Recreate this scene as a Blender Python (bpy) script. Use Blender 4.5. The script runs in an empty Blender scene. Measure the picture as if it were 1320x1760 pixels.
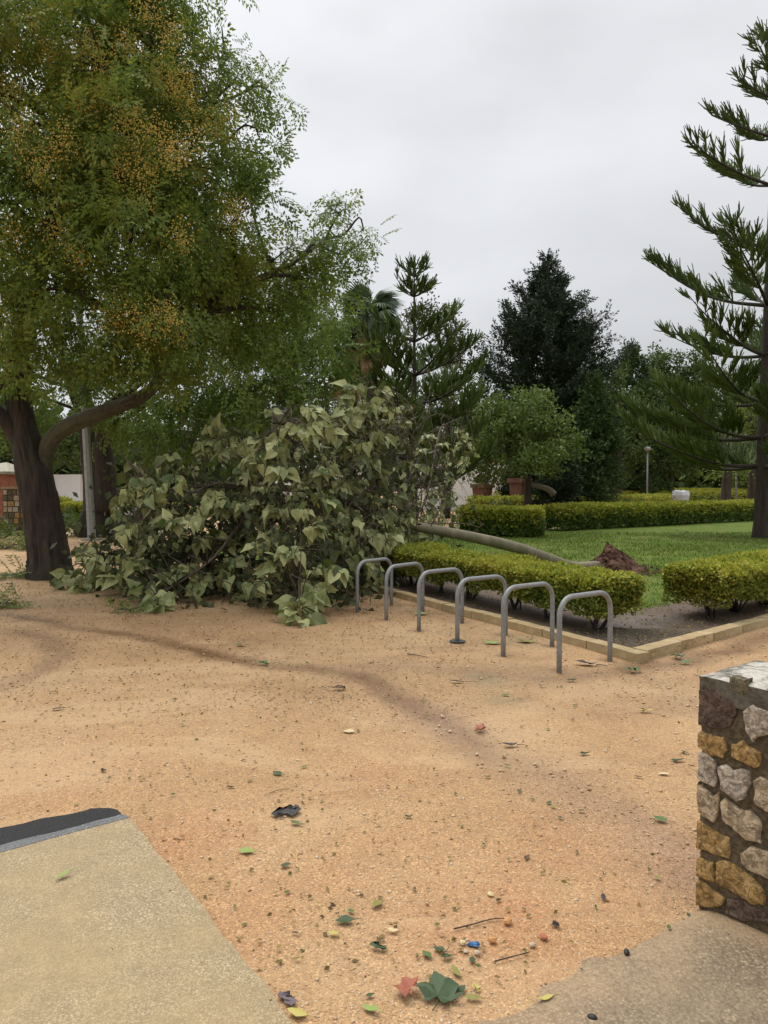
import bpy, math, random
import numpy as np
from mathutils import Vector, Matrix

random.seed(7)
R = np.random.default_rng(7)
C = bpy.context.scene.collection
scene = bpy.context.scene
rad = math.radians

# ------------------------------------------------------------------ camera, sky, sun, exposure
FPX, HZ, CAMH = 1290.0, 40.0, 1.65
PITCH = math.atan(HZ / FPX)
cd = bpy.data.cameras.new('camera')
cam = bpy.data.objects.new('camera', cd)
C.objects.link(cam)
cd.sensor_fit = 'VERTICAL'
cd.sensor_height = 24.0
cd.lens = 24.0 * FPX / 1760.0
cd.clip_start = 0.05
cd.clip_end = 3000
cam.location = (0, 0, CAMH)
cam.rotation_euler = (math.pi / 2 - PITCH, 0, 0)
scene.camera = cam

SUN_EL, SUN_AZ = 58, -35
w = bpy.data.worlds.new('World')
scene.world = w
w.use_nodes = True
nt = w.node_tree
nt.nodes.clear()
wo = nt.nodes.new('ShaderNodeOutputWorld')
sky = nt.nodes.new('ShaderNodeTexSky')
sky.sky_type = 'NISHITA'
sky.sun_disc = False
sky.sun_elevation = rad(SUN_EL)
sky.sun_rotation = rad(SUN_AZ)
bg1 = nt.nodes.new('ShaderNodeBackground')
bg1.inputs[1].default_value = 0.08
nt.links.new(sky.outputs[0], bg1.inputs[0])
tc = nt.nodes.new('ShaderNodeTexCoord')
sx = nt.nodes.new('ShaderNodeSeparateXYZ')
nt.links.new(tc.outputs['Generated'], sx.inputs[0])
# overcast deck: brightness rises towards the zenith, (1 + 2 sin e) / 3
grad = nt.nodes.new('ShaderNodeMapRange')
grad.inputs['From Min'].default_value = 0.0
grad.inputs['From Max'].default_value = 1.0
grad.inputs['To Min'].default_value = 0.47
grad.inputs['To Max'].default_value = 1.25
pw_ = nt.nodes.new('ShaderNodeMath')
pw_.operation = 'POWER'
pw_.use_clamp = True
pw_.inputs[1].default_value = 2.2
mx0 = nt.nodes.new('ShaderNodeMath')
mx0.operation = 'MAXIMUM'
mx0.inputs[1].default_value = 0.0
nt.links.new(sx.outputs['Z'], mx0.inputs[0])
nt.links.new(mx0.outputs[0], pw_.inputs[0])
nt.links.new(pw_.outputs[0], grad.inputs['Value'])
mp = nt.nodes.new('ShaderNodeMapping')
mp.inputs['Scale'].default_value = (1.0, 1.0, 2.2)
mp.inputs['Location'].default_value = (0.3, 0.1, 0.55)
nt.links.new(tc.outputs['Generated'], mp.inputs[0])
cn = nt.nodes.new('ShaderNodeTexNoise')
cn.inputs['Scale'].default_value = 1.9
cn.inputs['Detail'].default_value = 5
cn.inputs['Roughness'].default_value = 0.45
nt.links.new(mp.outputs[0], cn.inputs['Vector'])
cr = nt.nodes.new('ShaderNodeMapRange')
cr.inputs['From Min'].default_value = 0.3
cr.inputs['From Max'].default_value = 0.72
cr.inputs['To Min'].default_value = 0.76
cr.inputs['To Max'].default_value = 1.14
nt.links.new(cn.outputs[0], cr.inputs['Value'])
mul = nt.nodes.new('ShaderNodeMath')
mul.operation = 'MULTIPLY'
nt.links.new(grad.outputs[0], mul.inputs[0])
nt.links.new(cr.outputs[0], mul.inputs[1])
bg2 = nt.nodes.new('ShaderNodeBackground')
bg2.inputs[0].default_value = (0.858, 0.868, 0.895, 1)
nt.links.new(mul.outputs[0], bg2.inputs[1])
mx = nt.nodes.new('ShaderNodeMixShader')
mx.inputs[0].default_value = 0.96
nt.links.new(bg1.outputs[0], mx.inputs[1])
nt.links.new(bg2.outputs[0], mx.inputs[2])
nt.links.new(mx.outputs[0], wo.inputs[0])

sl = bpy.data.lights.new('sun', 'SUN')
sl.energy = 1.5
sl.angle = rad(40)
sl.color = (1.0, 0.95, 0.87)
so = bpy.data.objects.new('sun', sl)
C.objects.link(so)
so.location = (0, 0, 40)
so.rotation_euler = (rad(90 - SUN_EL), 0, rad(180 - SUN_AZ))

scene.view_settings.view_transform = 'Standard'
scene.view_settings.look = 'None'
scene.view_settings.gamma = 1
scene.view_settings.exposure = 0.82
scene.view_settings.use_curve_mapping = False

# ------------------------------------------------------------------ projection helpers (photo pixel -> place in the world)
def ray(px, py):
    x, y = (px - 660) / FPX, -(py - 880) / FPX
    ct, st = math.cos(PITCH), math.sin(PITCH)
    return np.array([x, ct + y * st, -st + y * ct])

def G(px, py, z=0.0):
    d = ray(px, py)
    t = (z - CAMH) / d[2]
    return np.array([d[0] * t, d[1] * t, z])

def P(px, py, Y):
    d = ray(px, py)
    t = Y / d[1]
    return np.array([d[0] * t, Y, CAMH + d[2] * t])

# ------------------------------------------------------------------ numpy noise
def _h(ix, iy, iz, s):
    n = (ix * 374761393 + iy * 668265263 + iz * 2147483647 + s * 974634777) & 0xFFFFFFFF
    n = ((n ^ (n >> 13)) * 1274126177) & 0xFFFFFFFF
    return ((n ^ (n >> 16)) & 0xFFFF) / 65535.0

def vnoise(p, s=0):
    p = np.asarray(p, float)
    i = np.floor(p).astype(np.int64)
    f = p - i
    f = f * f * (3 - 2 * f)
    r = 0
    for dx in (0, 1):
        for dy in (0, 1):
            for dz in (0, 1):
                wt = (f[:, 0] if dx else 1 - f[:, 0]) * (f[:, 1] if dy else 1 - f[:, 1]) * (f[:, 2] if dz else 1 - f[:, 2])
                r = r + wt * _h(i[:, 0] + dx, i[:, 1] + dy, i[:, 2] + dz, s)
    return r * 2 - 1

def fbm(p, s=0, o=4):
    r, a, q = 0, 1.0, np.asarray(p, float)
    for k in range(o):
        r = r + a * vnoise(q, s + k)
        q = q * 2.03
        a *= 0.5
    return r / 1.8

# ------------------------------------------------------------------ geometry helpers
class Geo:
    """Collects vertices and equal-sided faces; build() links them as ONE mesh object."""
    def __init__(self):
        self.V, self.F, self.n = [], [], 0
    def add(self, V, F, mi=0):
        V = np.asarray(V, float).reshape(-1, 3)
        for f in (F if isinstance(F, list) else [F]):
            f = np.asarray(f, np.int64)
            if f.size:
                self.F.append((f + self.n, mi))
        self.V.append(V)
        self.n += len(V)
        return self
    def tube(self, pts, rr, sides=8, mi=0, cap=True, ridge=0.0, seed=0, furrow=0.0):
        V, F = tube(pts, rr, sides, cap, ridge, seed, furrow)
        return self.add(V, F, mi)
    def box(self, c, s, rz=0.0, mi=0, M=None):
        V = np.array([[x, y, z] for x in (-.5, .5) for y in (-.5, .5) for z in (-.5, .5)]) * np.array(s)
        if rz:
            cz, sz = math.cos(rz), math.sin(rz)
            V = V @ np.array([[cz, sz, 0], [-sz, cz, 0], [0, 0, 1]])
        if M is not None:
            V = V @ np.asarray(M).T
        return self.add(V + np.array(c), BOXF, mi)
    def mesh(self, name, mats, off=(0, 0, 0), smooth=False):
        V = np.concatenate(self.V) - np.asarray(off, float)
        me = bpy.data.meshes.new(name)
        me.vertices.add(len(V))
        me.vertices.foreach_set('co', V.astype(np.float32).ravel())
        nl = sum(f.size for f, _ in self.F)
        npo = sum(len(f) for f, _ in self.F)
        me.loops.add(nl)
        me.polygons.add(npo)
        me.loops.foreach_set('vertex_index', np.concatenate([f.ravel() for f, _ in self.F]).astype(np.int32))
        tot = np.concatenate([np.full(len(f), f.shape[1]) for f, _ in self.F])
        me.polygons.foreach_set('loop_start', (np.cumsum(tot) - tot).astype(np.int32))
        mi = np.concatenate([np.full(len(f), m) for f, m in self.F]).astype(np.int32)
        me.polygons.foreach_set('material_index', mi)
        me.polygons.foreach_set('use_smooth', np.full(npo, bool(smooth)))
        for m in (mats if isinstance(mats, (list, tuple)) else [mats]):
            me.materials.append(m)
        me.update(calc_edges=True)
        return me

BOXF = np.array([[0, 1, 3, 2], [4, 6, 7, 5], [0, 4, 5, 1], [2, 3, 7, 6], [0, 2, 6, 4], [1, 5, 7, 3]])

def tube(pts, rr, sides=8, cap=True, ridge=0.0, seed=0, furrow=0.0):
    pts = np.asarray(pts, float)
    n = len(pts)
    rr = np.broadcast_to(np.asarray(rr, float), (n,))
    T = np.gradient(pts, axis=0)
    T /= np.linalg.norm(T, axis=1)[:, None] + 1e-9
    u = np.cross(T[0], [0, 0, 1.0])
    if np.linalg.norm(u) < .1:
        u = np.cross(T[0], [1.0, 0, 0])
    u /= np.linalg.norm(u)
    U = np.zeros((n, 3))
    for i in range(n):
        u = u - T[i] * u.dot(T[i])
        u /= np.linalg.norm(u) + 1e-9
        U[i] = u
    W = np.cross(T, U)
    a = np.arange(sides) * 2 * math.pi / sides
    ca, sa = np.cos(a), np.sin(a)
    rad_ = rr[:, None] * np.ones((1, sides))
    if ridge:
        ln = np.concatenate([[0], np.cumsum(np.linalg.norm(np.diff(pts, axis=0), axis=1))])
        q = np.stack([np.tile(ca * 2.2, (n, 1)), np.tile(sa * 2.2, (n, 1)), np.repeat(ln[:, None] * .9, sides, 1)], -1).reshape(-1, 3)
        rad_ = rad_ * (1 + ridge * fbm(q * 1.6, seed, 3).reshape(n, sides))
        if furrow:
            q2 = np.stack([np.tile(ca * 7, (n, 1)), np.tile(sa * 7, (n, 1)), np.repeat(ln[:, None] * 1.7, sides, 1)], -1).reshape(-1, 3)
            q2[:, :2] += .8 * np.c_[fbm(q2 * .5, seed + 5), fbm(q2 * .5, seed + 6)]
            rad_ = rad_ * (1 + furrow * (.5 - 1.6 * np.abs(fbm(q2, seed + 7, 3)).reshape(n, sides)))
    V = pts[:, None] + rad_[..., None] * (ca[None, :, None] * U[:, None] + sa[None, :, None] * W[:, None])
    V = V.reshape(-1, 3)
    i = np.arange(n - 1)[:, None] * sides
    j = np.arange(sides)[None]
    k = (j + 1) % sides
    F = [np.stack([i + j, i + k, i + sides + k, i + sides + j], -1).reshape(-1, 4)]
    if cap:
        F.append(np.array([list(range(sides))[::-1], [(n - 1) * sides + q for q in range(sides)]]))
    return V, F

def spline(pts, n=16):
    """Catmull-Rom through the points."""
    p = np.asarray(pts, float)
    p = np.vstack([2 * p[0] - p[1], p, 2 * p[-1] - p[-2]])
    out = []
    m = len(p) - 3
    for t in np.linspace(0, m - 1e-6, n):
        i = int(t)
        f = t - i
        a, b, c, d = p[i:i + 4]
        out.append(.5 * (2 * b + (c - a) * f + (2 * a - 5 * b + 4 * c - d) * f * f + (3 * b - 3 * c + d - a) * f ** 3))
    return np.array(out)

def norm(v):
    v = np.asarray(v, float)
    return v / (np.linalg.norm(v, axis=-1, keepdims=True) + 1e-9)

def frames(d, roll=None, up=(0, 0, 1.0)):
    """Matrices (N,3,3) whose columns are x, y = direction, z as near to up as can be; turned by roll about y."""
    y = norm(d)
    upv = np.broadcast_to(np.asarray(up, float), y.shape)
    x = np.cross(y, upv)
    bad = np.linalg.norm(x, axis=1) < .05
    x[bad] = np.array([1.0, 0, 0])
    x = norm(x)
    z = np.cross(x, y)
    if roll is not None:
        c, s = np.cos(roll)[:, None], np.sin(roll)[:, None]
        x, z = x * c + z * s, z * c - x * s
    return np.stack([x, y, z], -1)

def inst(tv, tf, pos, M, sc):
    """Copies of template verts tv and faces tf (list of arrays) at pos with matrices M and scale sc (N or N,3)."""
    tv = np.asarray(tv, float)
    sc = np.asarray(sc, float)
    if sc.ndim == 1:
        sc = np.repeat(sc[:, None], 3, 1)
    n, m = len(pos), len(tv)
    L = tv[None] * sc[:, None]
    V = np.einsum('nij,nmj->nmi', M, L) + pos[:, None]
    F = [(np.asarray(f)[None] + (np.arange(n) * m)[:, None, None]).reshape(-1, np.asarray(f).shape[1]) for f in tf]
    return V.reshape(-1, 3), F

def rdir(n, rng=R):
    return norm(rng.normal(size=(n, 3)))

# ------------------------------------------------------------------ object helpers
def tag(o, label=None, cat=None, group=None, kind=None):
    if label: o['label'] = label
    if cat: o['category'] = cat
    if group: o['group'] = group
    if kind: o['kind'] = kind
    return o

def thing(name, loc, label, cat, group=None):
    o = bpy.data.objects.new(name, None)
    o.empty_display_size = .2
    C.objects.link(o)
    o.location = tuple(loc)
    o['off'] = [float(v) for v in loc]
    return tag(o, label, cat, group)

def off_of(p):
    while p is not None:
        if 'off' in p:
            return np.array(p['off'])
        p = p.parent
    return np.zeros(3)

def part(name, geo, mats, parent, smooth=False, kind=None, label=None):
    me = geo.mesh(name, mats, off_of(parent), smooth)
    o = bpy.data.objects.new(name, me)
    C.objects.link(o)
    o.parent = parent
    return tag(o, label, None, None, kind)

def single(name, geo, mats, loc, label, cat, group=None, smooth=False, kind=None):
    me = geo.mesh(name, mats, loc, smooth)
    o = bpy.data.objects.new(name, me)
    C.objects.link(o)
    o.location = tuple(loc)
    return tag(o, label, cat, group, kind)

def setting(name, geo, mats, smooth=False, kind='structure'):
    me = geo.mesh(name, mats, (0, 0, 0), smooth)
    o = bpy.data.objects.new(name, me)
    C.objects.link(o)
    o['kind'] = kind
    return o

# ------------------------------------------------------------------ material helpers
class NT:
    def __init__(s, name):
        s.mat = bpy.data.materials.new(name)
        s.mat.use_nodes = True
        s.t = s.mat.node_tree
        s.b = s.t.nodes['Principled BSDF']
        s.out = s.t.nodes['Material Output']
    def n(s, typ, **kw):
        x = s.t.nodes.new(typ)
        for k, v in kw.items():
            setattr(x, k, v)
        return x
    def put(s, sock, v):
        if isinstance(v, bpy.types.NodeSocket):
            s.t.links.new(v, sock)
        elif isinstance(v, (tuple, list)) and len(v) == 3 and sock.type == 'RGBA':
            sock.default_value = (*v, 1)
        else:
            sock.default_value = v
    def coord(s, which='Object', scale=None):
        c = s.n('ShaderNodeTexCoord').outputs[which]
        if scale:
            m = s.n('ShaderNodeMapping')
            m.inputs['Scale'].default_value = scale
            s.put(m.inputs[0], c)
            c = m.outputs[0]
        return c
    def noise(s, scale, detail=4, rough=.55, vec=None, dist=0):
        x = s.n('ShaderNodeTexNoise')
        x.inputs['Scale'].default_value = scale
        x.inputs['Detail'].default_value = detail
        x.inputs['Roughness'].default_value = rough
        x.inputs['Distortion'].default_value = dist
        s.put(x.inputs['Vector'], vec if vec is not None else s.coord())
        return x.outputs['Fac']
    def voro(s, scale, vec=None, feature='F1', out='Distance'):
        x = s.n('ShaderNodeTexVoronoi', feature=feature)
        x.inputs['Scale'].default_value = scale
        s.put(x.inputs['Vector'], vec if vec is not None else s.coord())
        return x.outputs[out]
    def ramp(s, fac, stops):
        x = s.n('ShaderNodeValToRGB')
        e = x.color_ramp.elements
        while len(e) < len(stops):
            e.new(.5)
        for q, (p, c) in zip(e, stops):
            q.position = p
            q.color = (*c, 1) if len(c) == 3 else c
        s.put(x.inputs[0], fac)
        return x.outputs[0]
    def rng(s, v, a, b, c, d):
        x = s.n('ShaderNodeMapRange')
        for i, k in enumerate((v, a, b, c, d)):
            s.put(x.inputs[i], k)
        return x.outputs[0]
    def mix(s, f, a, b, mode='MIX'):
        x = s.n('ShaderNodeMix', data_type='RGBA', blend_type=mode)
        s.put(x.inputs[0], f)
        s.put(x.inputs[6], a)
        s.put(x.inputs[7], b)
        return x.outputs[2]
    def math(s, op, a, b=0.0):
        x = s.n('ShaderNodeMath', operation=op)
        s.put(x.inputs[0], a)
        s.put(x.inputs[1], b)
        return x.outputs[0]
    def attr(s, name):
        return s.n('ShaderNodeAttribute', attribute_name=name).outputs['Fac']
    def bump(s, h, strength=.5, dist=.01, nrm=None):
        x = s.n('ShaderNodeBump')
        x.inputs['Strength'].default_value = strength
        x.inputs['Distance'].default_value = dist
        s.put(x.inputs['Height'], h)
        if nrm is not None:
            s.put(x.inputs['Normal'], nrm)
        return x.outputs[0]
    def set(s, color=None, rough=None, normal=None, metal=None, spec=None):
        if color is not None: s.put(s.b.inputs['Base Color'], color)
        if rough is not None: s.put(s.b.inputs['Roughness'], rough)
        if normal is not None: s.put(s.b.inputs['Normal'], normal)
        if metal is not None: s.put(s.b.inputs['Metallic'], metal)
        if spec is not None: s.put(s.b.inputs['Specular IOR Level'], spec)
        return s.mat

def leaf_mat(name, cols, rough=.5, trans=.25, island=True, back=None, patch=.35, spec=.22):
    """Leaf: colours run over the leaves one by one; larger patches vary too; a little light passes through."""
    t = NT(name)
    if island:
        f = t.n('ShaderNodeNewGeometry').outputs['Random Per Island']
    else:
        f = t.n('ShaderNodeObjectInfo').outputs['Random']
    pn = t.noise(patch, 3, .6, t.n('ShaderNodeNewGeometry').outputs['Position'])
    ff = t.math('ADD', t.math('MULTIPLY', f, .6), t.rng(pn, .3, .7, -.05, .45))
    col = t.ramp(ff, [(i / (len(cols) - 1), c) for i, c in enumerate(cols)])
    if back is not None:
        bf = t.n('ShaderNodeNewGeometry').outputs['Backfacing']
        bc = t.ramp(ff, [(i / (len(back) - 1), c) for i, c in enumerate(back)])
        col = t.mix(bf, col, bc)
    t.set(col, rough, spec=spec)
    tr = t.n('ShaderNodeBsdfTranslucent')
    t.put(tr.inputs[0], col)
    m = t.n('ShaderNodeMixShader')
    m.inputs[0].default_value = trans
    t.t.links.new(t.b.outputs[0], m.inputs[1])
    t.t.links.new(tr.outputs[0], m.inputs[2])
    t.t.links.new(m.outputs[0], t.out.inputs[0])
    return t.mat

def bark_mat(name, a, b, moss=None, scale=6.0, rough=.8, bump=.8, st=.16):
    t = NT(name)
    v = t.coord('Object', (1, 1, st))
    n1 = t.noise(scale * 2.2, 6, .65, v, .4)
    n2 = t.noise(.9, 3, .6)
    c = t.ramp(n1, [(.3, a), (.68, b)])
    if moss:
        c = t.mix(t.rng(n2, .45, .68, 0, .8), c, moss)
    return t.set(c, rough, t.bump(n1, bump, .04), spec=.35)

def plain_mat(name, col, rough=.6, var=.12, scale=12, metal=0, bump=.1, spec=.5):
    t = NT(name)
    n = t.noise(scale, 5, .6)
    lo = tuple(x * (1 - var) for x in col)
    hi = tuple(min(1, x * (1 + var)) for x in col)
    return t.set(t.ramp(n, [(.3, lo), (.7, hi)]), rough, t.bump(n, bump, .01), metal, spec)

# ================================================================== MATERIALS
def make_sand():
    t = NT('sand')
    v = t.coord()
    big = t.noise(.55, 5, .6, v, .3)
    c = t.ramp(big, [(.28, (.325, .19, .086)), (.5, (.405, .252, .122)), (.72, (.46, .31, .168))])
    red = t.attr('red')
    c = t.mix(t.math('MULTIPLY', red, .75), c, (.40, .185, .085))
    grey = t.attr('grey')
    c = t.mix(t.math('MULTIPLY', grey, .5), c, (.35, .235, .17))
    c = t.mix(t.math('MULTIPLY', t.attr('weed'), .6), c, (.20, .19, .105))
    v1 = t.n('ShaderNodeTexVoronoi')
    v1.inputs['Scale'].default_value = 150
    t.put(v1.inputs['Vector'], v)
    sp = t.n('ShaderNodeSeparateColor')
    t.put(sp.inputs[0], v1.outputs['Color'])
    c = t.mix(1.0, c, t.ramp(sp.outputs[0], [(0, (.60, .56, .52)), (.3, (.93, .93, .93)), (.8, (1.04, 1.04, 1.04)), (1, (1.55, 1.6, 1.65))]), 'MULTIPLY')
    v2 = t.n('ShaderNodeTexVoronoi')
    v2.inputs['Scale'].default_value = 48
    t.put(v2.inputs['Vector'], v)
    s2 = t.n('ShaderNodeSeparateColor')
    t.put(s2.inputs[0], v2.outputs['Color'])
    spot = t.math('MULTIPLY', t.rng(v2.outputs['Distance'], .18, .28, 1, 0), t.rng(s2.outputs[1], .72, .8, 0, .8))
    c = t.mix(spot, c, t.ramp(s2.outputs[2], [(0, (.62, .50, .36)), (.5, (.36, .20, .11)), (.8, (.62, .5, .38)), (1, (.2, .13, .09))]))
    med = t.noise(6, 5, .7, v)
    c = t.mix(t.rng(med, .32, .62, .30, 0), c, (.25, .145, .075))
    wash = t.noise(.42, 4, .6, t.coord('Object', (1, 2.2, 1)), 1.2)
    c = t.mix(t.rng(wash, .50, .60, 0, .38), c, (.50, .345, .19))
    fin = t.noise(38, 4, .75, v)
    c = t.mix(t.rng(fin, .33, .5, .30, 0), c, (.20, .12, .07))
    c = t.mix(t.rng(fin, .56, .72, 0, .4), c, (.55, .43, .29))
    wet = t.attr('wet')
    c = t.mix(wet, c, t.mix(1.0, c, (.42, .34, .27), 'MULTIPLY'))
    h = t.math('ADD', t.math('MULTIPLY', v1.outputs['Distance'], -.5), t.math('MULTIPLY', spot, .7))
    h = t.math('ADD', h, t.math('MULTIPLY', med, .8))
    return t.set(c, t.rng(wet, 0, 1, .78, .32), t.bump(h, .55, .008), spec=t.rng(wet, 0, 1, .25, .5))

def make_aggregate(name, a, b, dark, sc=120, stain=None):
    t = NT(name)
    v = t.coord()
    v1 = t.n('ShaderNodeTexVoronoi')
    v1.inputs['Scale'].default_value = sc
    t.put(v1.inputs['Vector'], v)
    sp = t.n('ShaderNodeSeparateColor')
    t.put(sp.inputs[0], v1.outputs['Color'])
    c = t.ramp(sp.outputs[0], [(0, dark), (.3, a), (.75, b), (1, tuple(min(.8, x * 1.35) for x in b))])
    gap = t.rng(v1.outputs['Distance'], .32, .62, 0, .75)
    c = t.mix(gap, c, dark)
    big = t.noise(1.4, 5, .65, v, .4)
    c = t.mix(t.rng(big, .4, .62, 0, .7), c, stain or a)
    st2 = t.noise(.9, 6, .7, t.coord('Object', (1.3, .8, 1)), .8)
    c = t.mix(t.rng(st2, .52, .66, 0, .4), c, dark)
    fine = t.noise(9, 4, .6, v)
    c = t.mix(t.rng(fine, .35, .62, .34, 0), c, dark)
    grit = t.noise(62, 3, .8, v)
    c = t.mix(t.rng(grit, .36, .52, .5, 0), c, dark)
    c = t.mix(t.math('MULTIPLY', t.attr('sand'), .85), c, t.ramp(grit, [(.3, (.27, .18, .10)), (.6, (.41, .29, .17)), (.8, (.5, .38, .25))]))
    return t.set(c, .72, t.bump(v1.outputs['Distance'], .5, -.006), spec=.3)

SAND = make_sand()
PAVE_L = make_aggregate('beige_aggregate', (.40, .308, .178), (.49, .395, .25), (.23, .172, .098), 150, (.37, .275, .14))
PAVE_R = make_aggregate('grey_aggregate', (.26, .198, .125), (.38, .30, .205), (.085, .066, .046), 95, (.27, .205, .13))
TAR = make_aggregate('black_tar', (.016, .017, .017), (.026, .026, .027), (.010, .010, .011), 110)
GREYBAND = make_aggregate('grey_mortar_band', (.16, .17, .17), (.24, .25, .25), (.09, .09, .09), 150)

def make_lawn():
    t = NT('lawn')
    v = t.coord()
    a = t.noise(1.1, 6, .65, v, .3)
    b = t.noise(40, 4, .7, v)
    c = t.ramp(b, [(.25, (.06, .095, .015)), (.55, (.115, .17, .028)), (.8, (.17, .22, .045))])
    c = t.mix(t.rng(a, .48, .68, 0, .7), c, (.20, .175, .06))
    c = t.mix(t.rng(t.noise(.5, 4, .6, v), .5, .62, 0, .45), c, (.07, .115, .02))
    bare = t.attr('bare')
    c = t.mix(bare, c, t.ramp(t.noise(14, 5, .7, v), [(.3, (.085, .055, .035)), (.7, (.17, .115, .075))]))
    return t.set(c, .8, t.bump(b, .8, .03), spec=.1)
LAWN = make_lawn()

def make_mud():
    t = NT('mud')
    v = t.coord()
    a = t.noise(1.3, 6, .65, v, .5)
    b = t.noise(22, 5, .7, v)
    c = t.ramp(b, [(.3, (.075, .05, .036)), (.7, (.18, .125, .085))])
    wet = t.attr('wet')
    c = t.mix(wet, c, (.12, .09, .075))
    return t.set(c, t.rng(wet, .3, .9, .7, .10), t.bump(b, t.b.inputs['Roughness'].default_value * .9, .02), spec=t.rng(wet, .2, .9, .3, .6))
MUD = make_mud()

def make_kerb():
    t = NT('kerb_stone')
    v = t.coord()
    a = t.noise(5, 6, .7, v, .3)
    b = t.noise(60, 4, .7, v)
    c = t.ramp(a, [(.3, (.26, .175, .075)), (.55, (.44, .32, .165)), (.75, (.54, .42, .25))])
    c = t.mix(t.rng(b, .3, .5, .5, 0), c, (.17, .125, .07))
    x = t.n('ShaderNodeObjectInfo').outputs['Random']
    c = t.mix(t.rng(x, 0, 1, 0, .35), c, (.27, .23, .13))
    moss = t.attr('moss')
    return t.set(c, .65, t.bump(t.math('ADD', a, b), .5, .01), spec=.35)
KERB = make_kerb()

BARK_DARK = bark_mat('dark_wet_bark', (.018, .013, .011), (.062, .046, .037), (.05, .048, .028), 5)
BARK_LIMB = bark_mat('mossy_limb_bark', (.035, .03, .02), (.105, .095, .062), (.105, .108, .062), 6, st=.8)
BARK_FAR = bark_mat('far_bark', (.03, .022, .017), (.08, .06, .045), None, 5)
BARK_SMOOTH = bark_mat('smooth_grey_green_bark', (.12, .10, .06), (.22, .19, .12), (.13, .13, .07), 3, .6, .35)
TWIG = bark_mat('twig_bark', (.05, .038, .028), (.13, .10, .07), None, 8)
SOIL = plain_mat('red_soil', (.085, .042, .027), .85, .5, 14, 0, 1.0, .2)

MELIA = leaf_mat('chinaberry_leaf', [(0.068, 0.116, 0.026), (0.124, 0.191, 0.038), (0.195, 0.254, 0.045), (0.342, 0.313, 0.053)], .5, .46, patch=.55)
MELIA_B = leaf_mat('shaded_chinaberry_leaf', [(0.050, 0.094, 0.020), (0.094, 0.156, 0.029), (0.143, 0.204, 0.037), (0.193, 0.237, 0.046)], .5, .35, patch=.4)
BERRY = leaf_mat('yellow_berry', [(.40, .30, .06), (.55, .43, .10), (.50, .33, .08), (.60, .50, .17)], .5, .05, patch=.8)
UNDER = [(.085, .105, .032), (.21, .235, .085), (.37, .39, .155), (.56, .57, .28)]
UPPER = [(.06, .09, .02), (.10, .14, .035), (.15, .18, .05)]
BIGLEAF = leaf_mat('large_pale_leaf', UNDER, .42, .25, True, UPPER, 1.3, .45)
BIGLEAF_OBJ = leaf_mat('large_pale_leaf_single', UNDER, .42, .25, False, UPPER, 1.3, .45)
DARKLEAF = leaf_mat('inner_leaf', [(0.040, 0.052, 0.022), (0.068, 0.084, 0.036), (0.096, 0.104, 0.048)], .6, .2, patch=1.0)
SEEDS = leaf_mat('seed_cluster', [(.11, .075, .03), (.20, .15, .06), (.28, .23, .09)], .6, .05)
ARAU = leaf_mat('araucaria_needle', [(0.041, 0.068, 0.020), (0.074, 0.115, 0.027), (0.115, 0.162, 0.038), (0.162, 0.203, 0.054)], .6, .15, patch=.5)
CYP = leaf_mat('dark_cypress_leaf', [(0.014, 0.026, 0.014), (0.028, 0.046, 0.022), (0.046, 0.068, 0.031)], .6, .05, patch=.5)
CYP2 = leaf_mat('green_cypress_leaf', [(0.035, 0.064, 0.020), (0.063, 0.105, 0.031), (0.098, 0.140, 0.042)], .6, .1, patch=.5)
FAR1 = leaf_mat('far_leaf', [(0.035, 0.059, 0.014), (0.068, 0.105, 0.022), (0.108, 0.149, 0.032)], .6, .2, patch=.25)
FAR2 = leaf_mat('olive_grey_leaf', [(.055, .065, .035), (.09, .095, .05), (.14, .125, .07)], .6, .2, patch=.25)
LIGHTLEAF = leaf_mat('light_green_leaf', [(0.075, 0.112, 0.025), (0.138, 0.194, 0.044), (0.225, 0.275, 0.075)], .5, .3, patch=.5)
YELLOWG = leaf_mat('fresh_yellow_green_leaf', [(.07, .11, .02), (.13, .17, .03), (.2, .22, .045)], .5, .3, patch=.5)
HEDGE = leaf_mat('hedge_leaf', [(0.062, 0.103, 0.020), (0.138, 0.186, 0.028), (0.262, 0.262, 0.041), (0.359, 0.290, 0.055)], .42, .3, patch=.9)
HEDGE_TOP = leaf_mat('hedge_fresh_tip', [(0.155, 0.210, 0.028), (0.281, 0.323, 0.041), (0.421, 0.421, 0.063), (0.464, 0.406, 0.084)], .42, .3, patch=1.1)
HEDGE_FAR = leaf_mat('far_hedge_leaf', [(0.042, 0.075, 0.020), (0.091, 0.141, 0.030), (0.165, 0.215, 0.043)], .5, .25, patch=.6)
PALMG = leaf_mat('palm_frond', [(.04, .07, .035), (.08, .115, .06), (.13, .16, .09)], .45, .15, patch=.5)
PALMD = leaf_mat('dead_palm_frond', [(.12, .075, .035), (.22, .14, .065), (.28, .2, .1)], .7, .15, patch=.5)
GRASSM = leaf_mat('grass_blade', [(.06, .105, .015), (.11, .17, .024), (.17, .22, .04)], .55, .3, patch=.8)
LITTERM = leaf_mat('leaf_litter', [(.05, .03, .015), (.12, .085, .03), (.22, .16, .05), (.09, .11, .03), (.28, .2, .06)], .65, .1, patch=2)
PEBBLEM = leaf_mat('pebble', [(.27, .15, .075), (.46, .30, .17), (.55, .42, .28), (.62, .53, .40)], .7, .0, patch=1.5)

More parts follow.
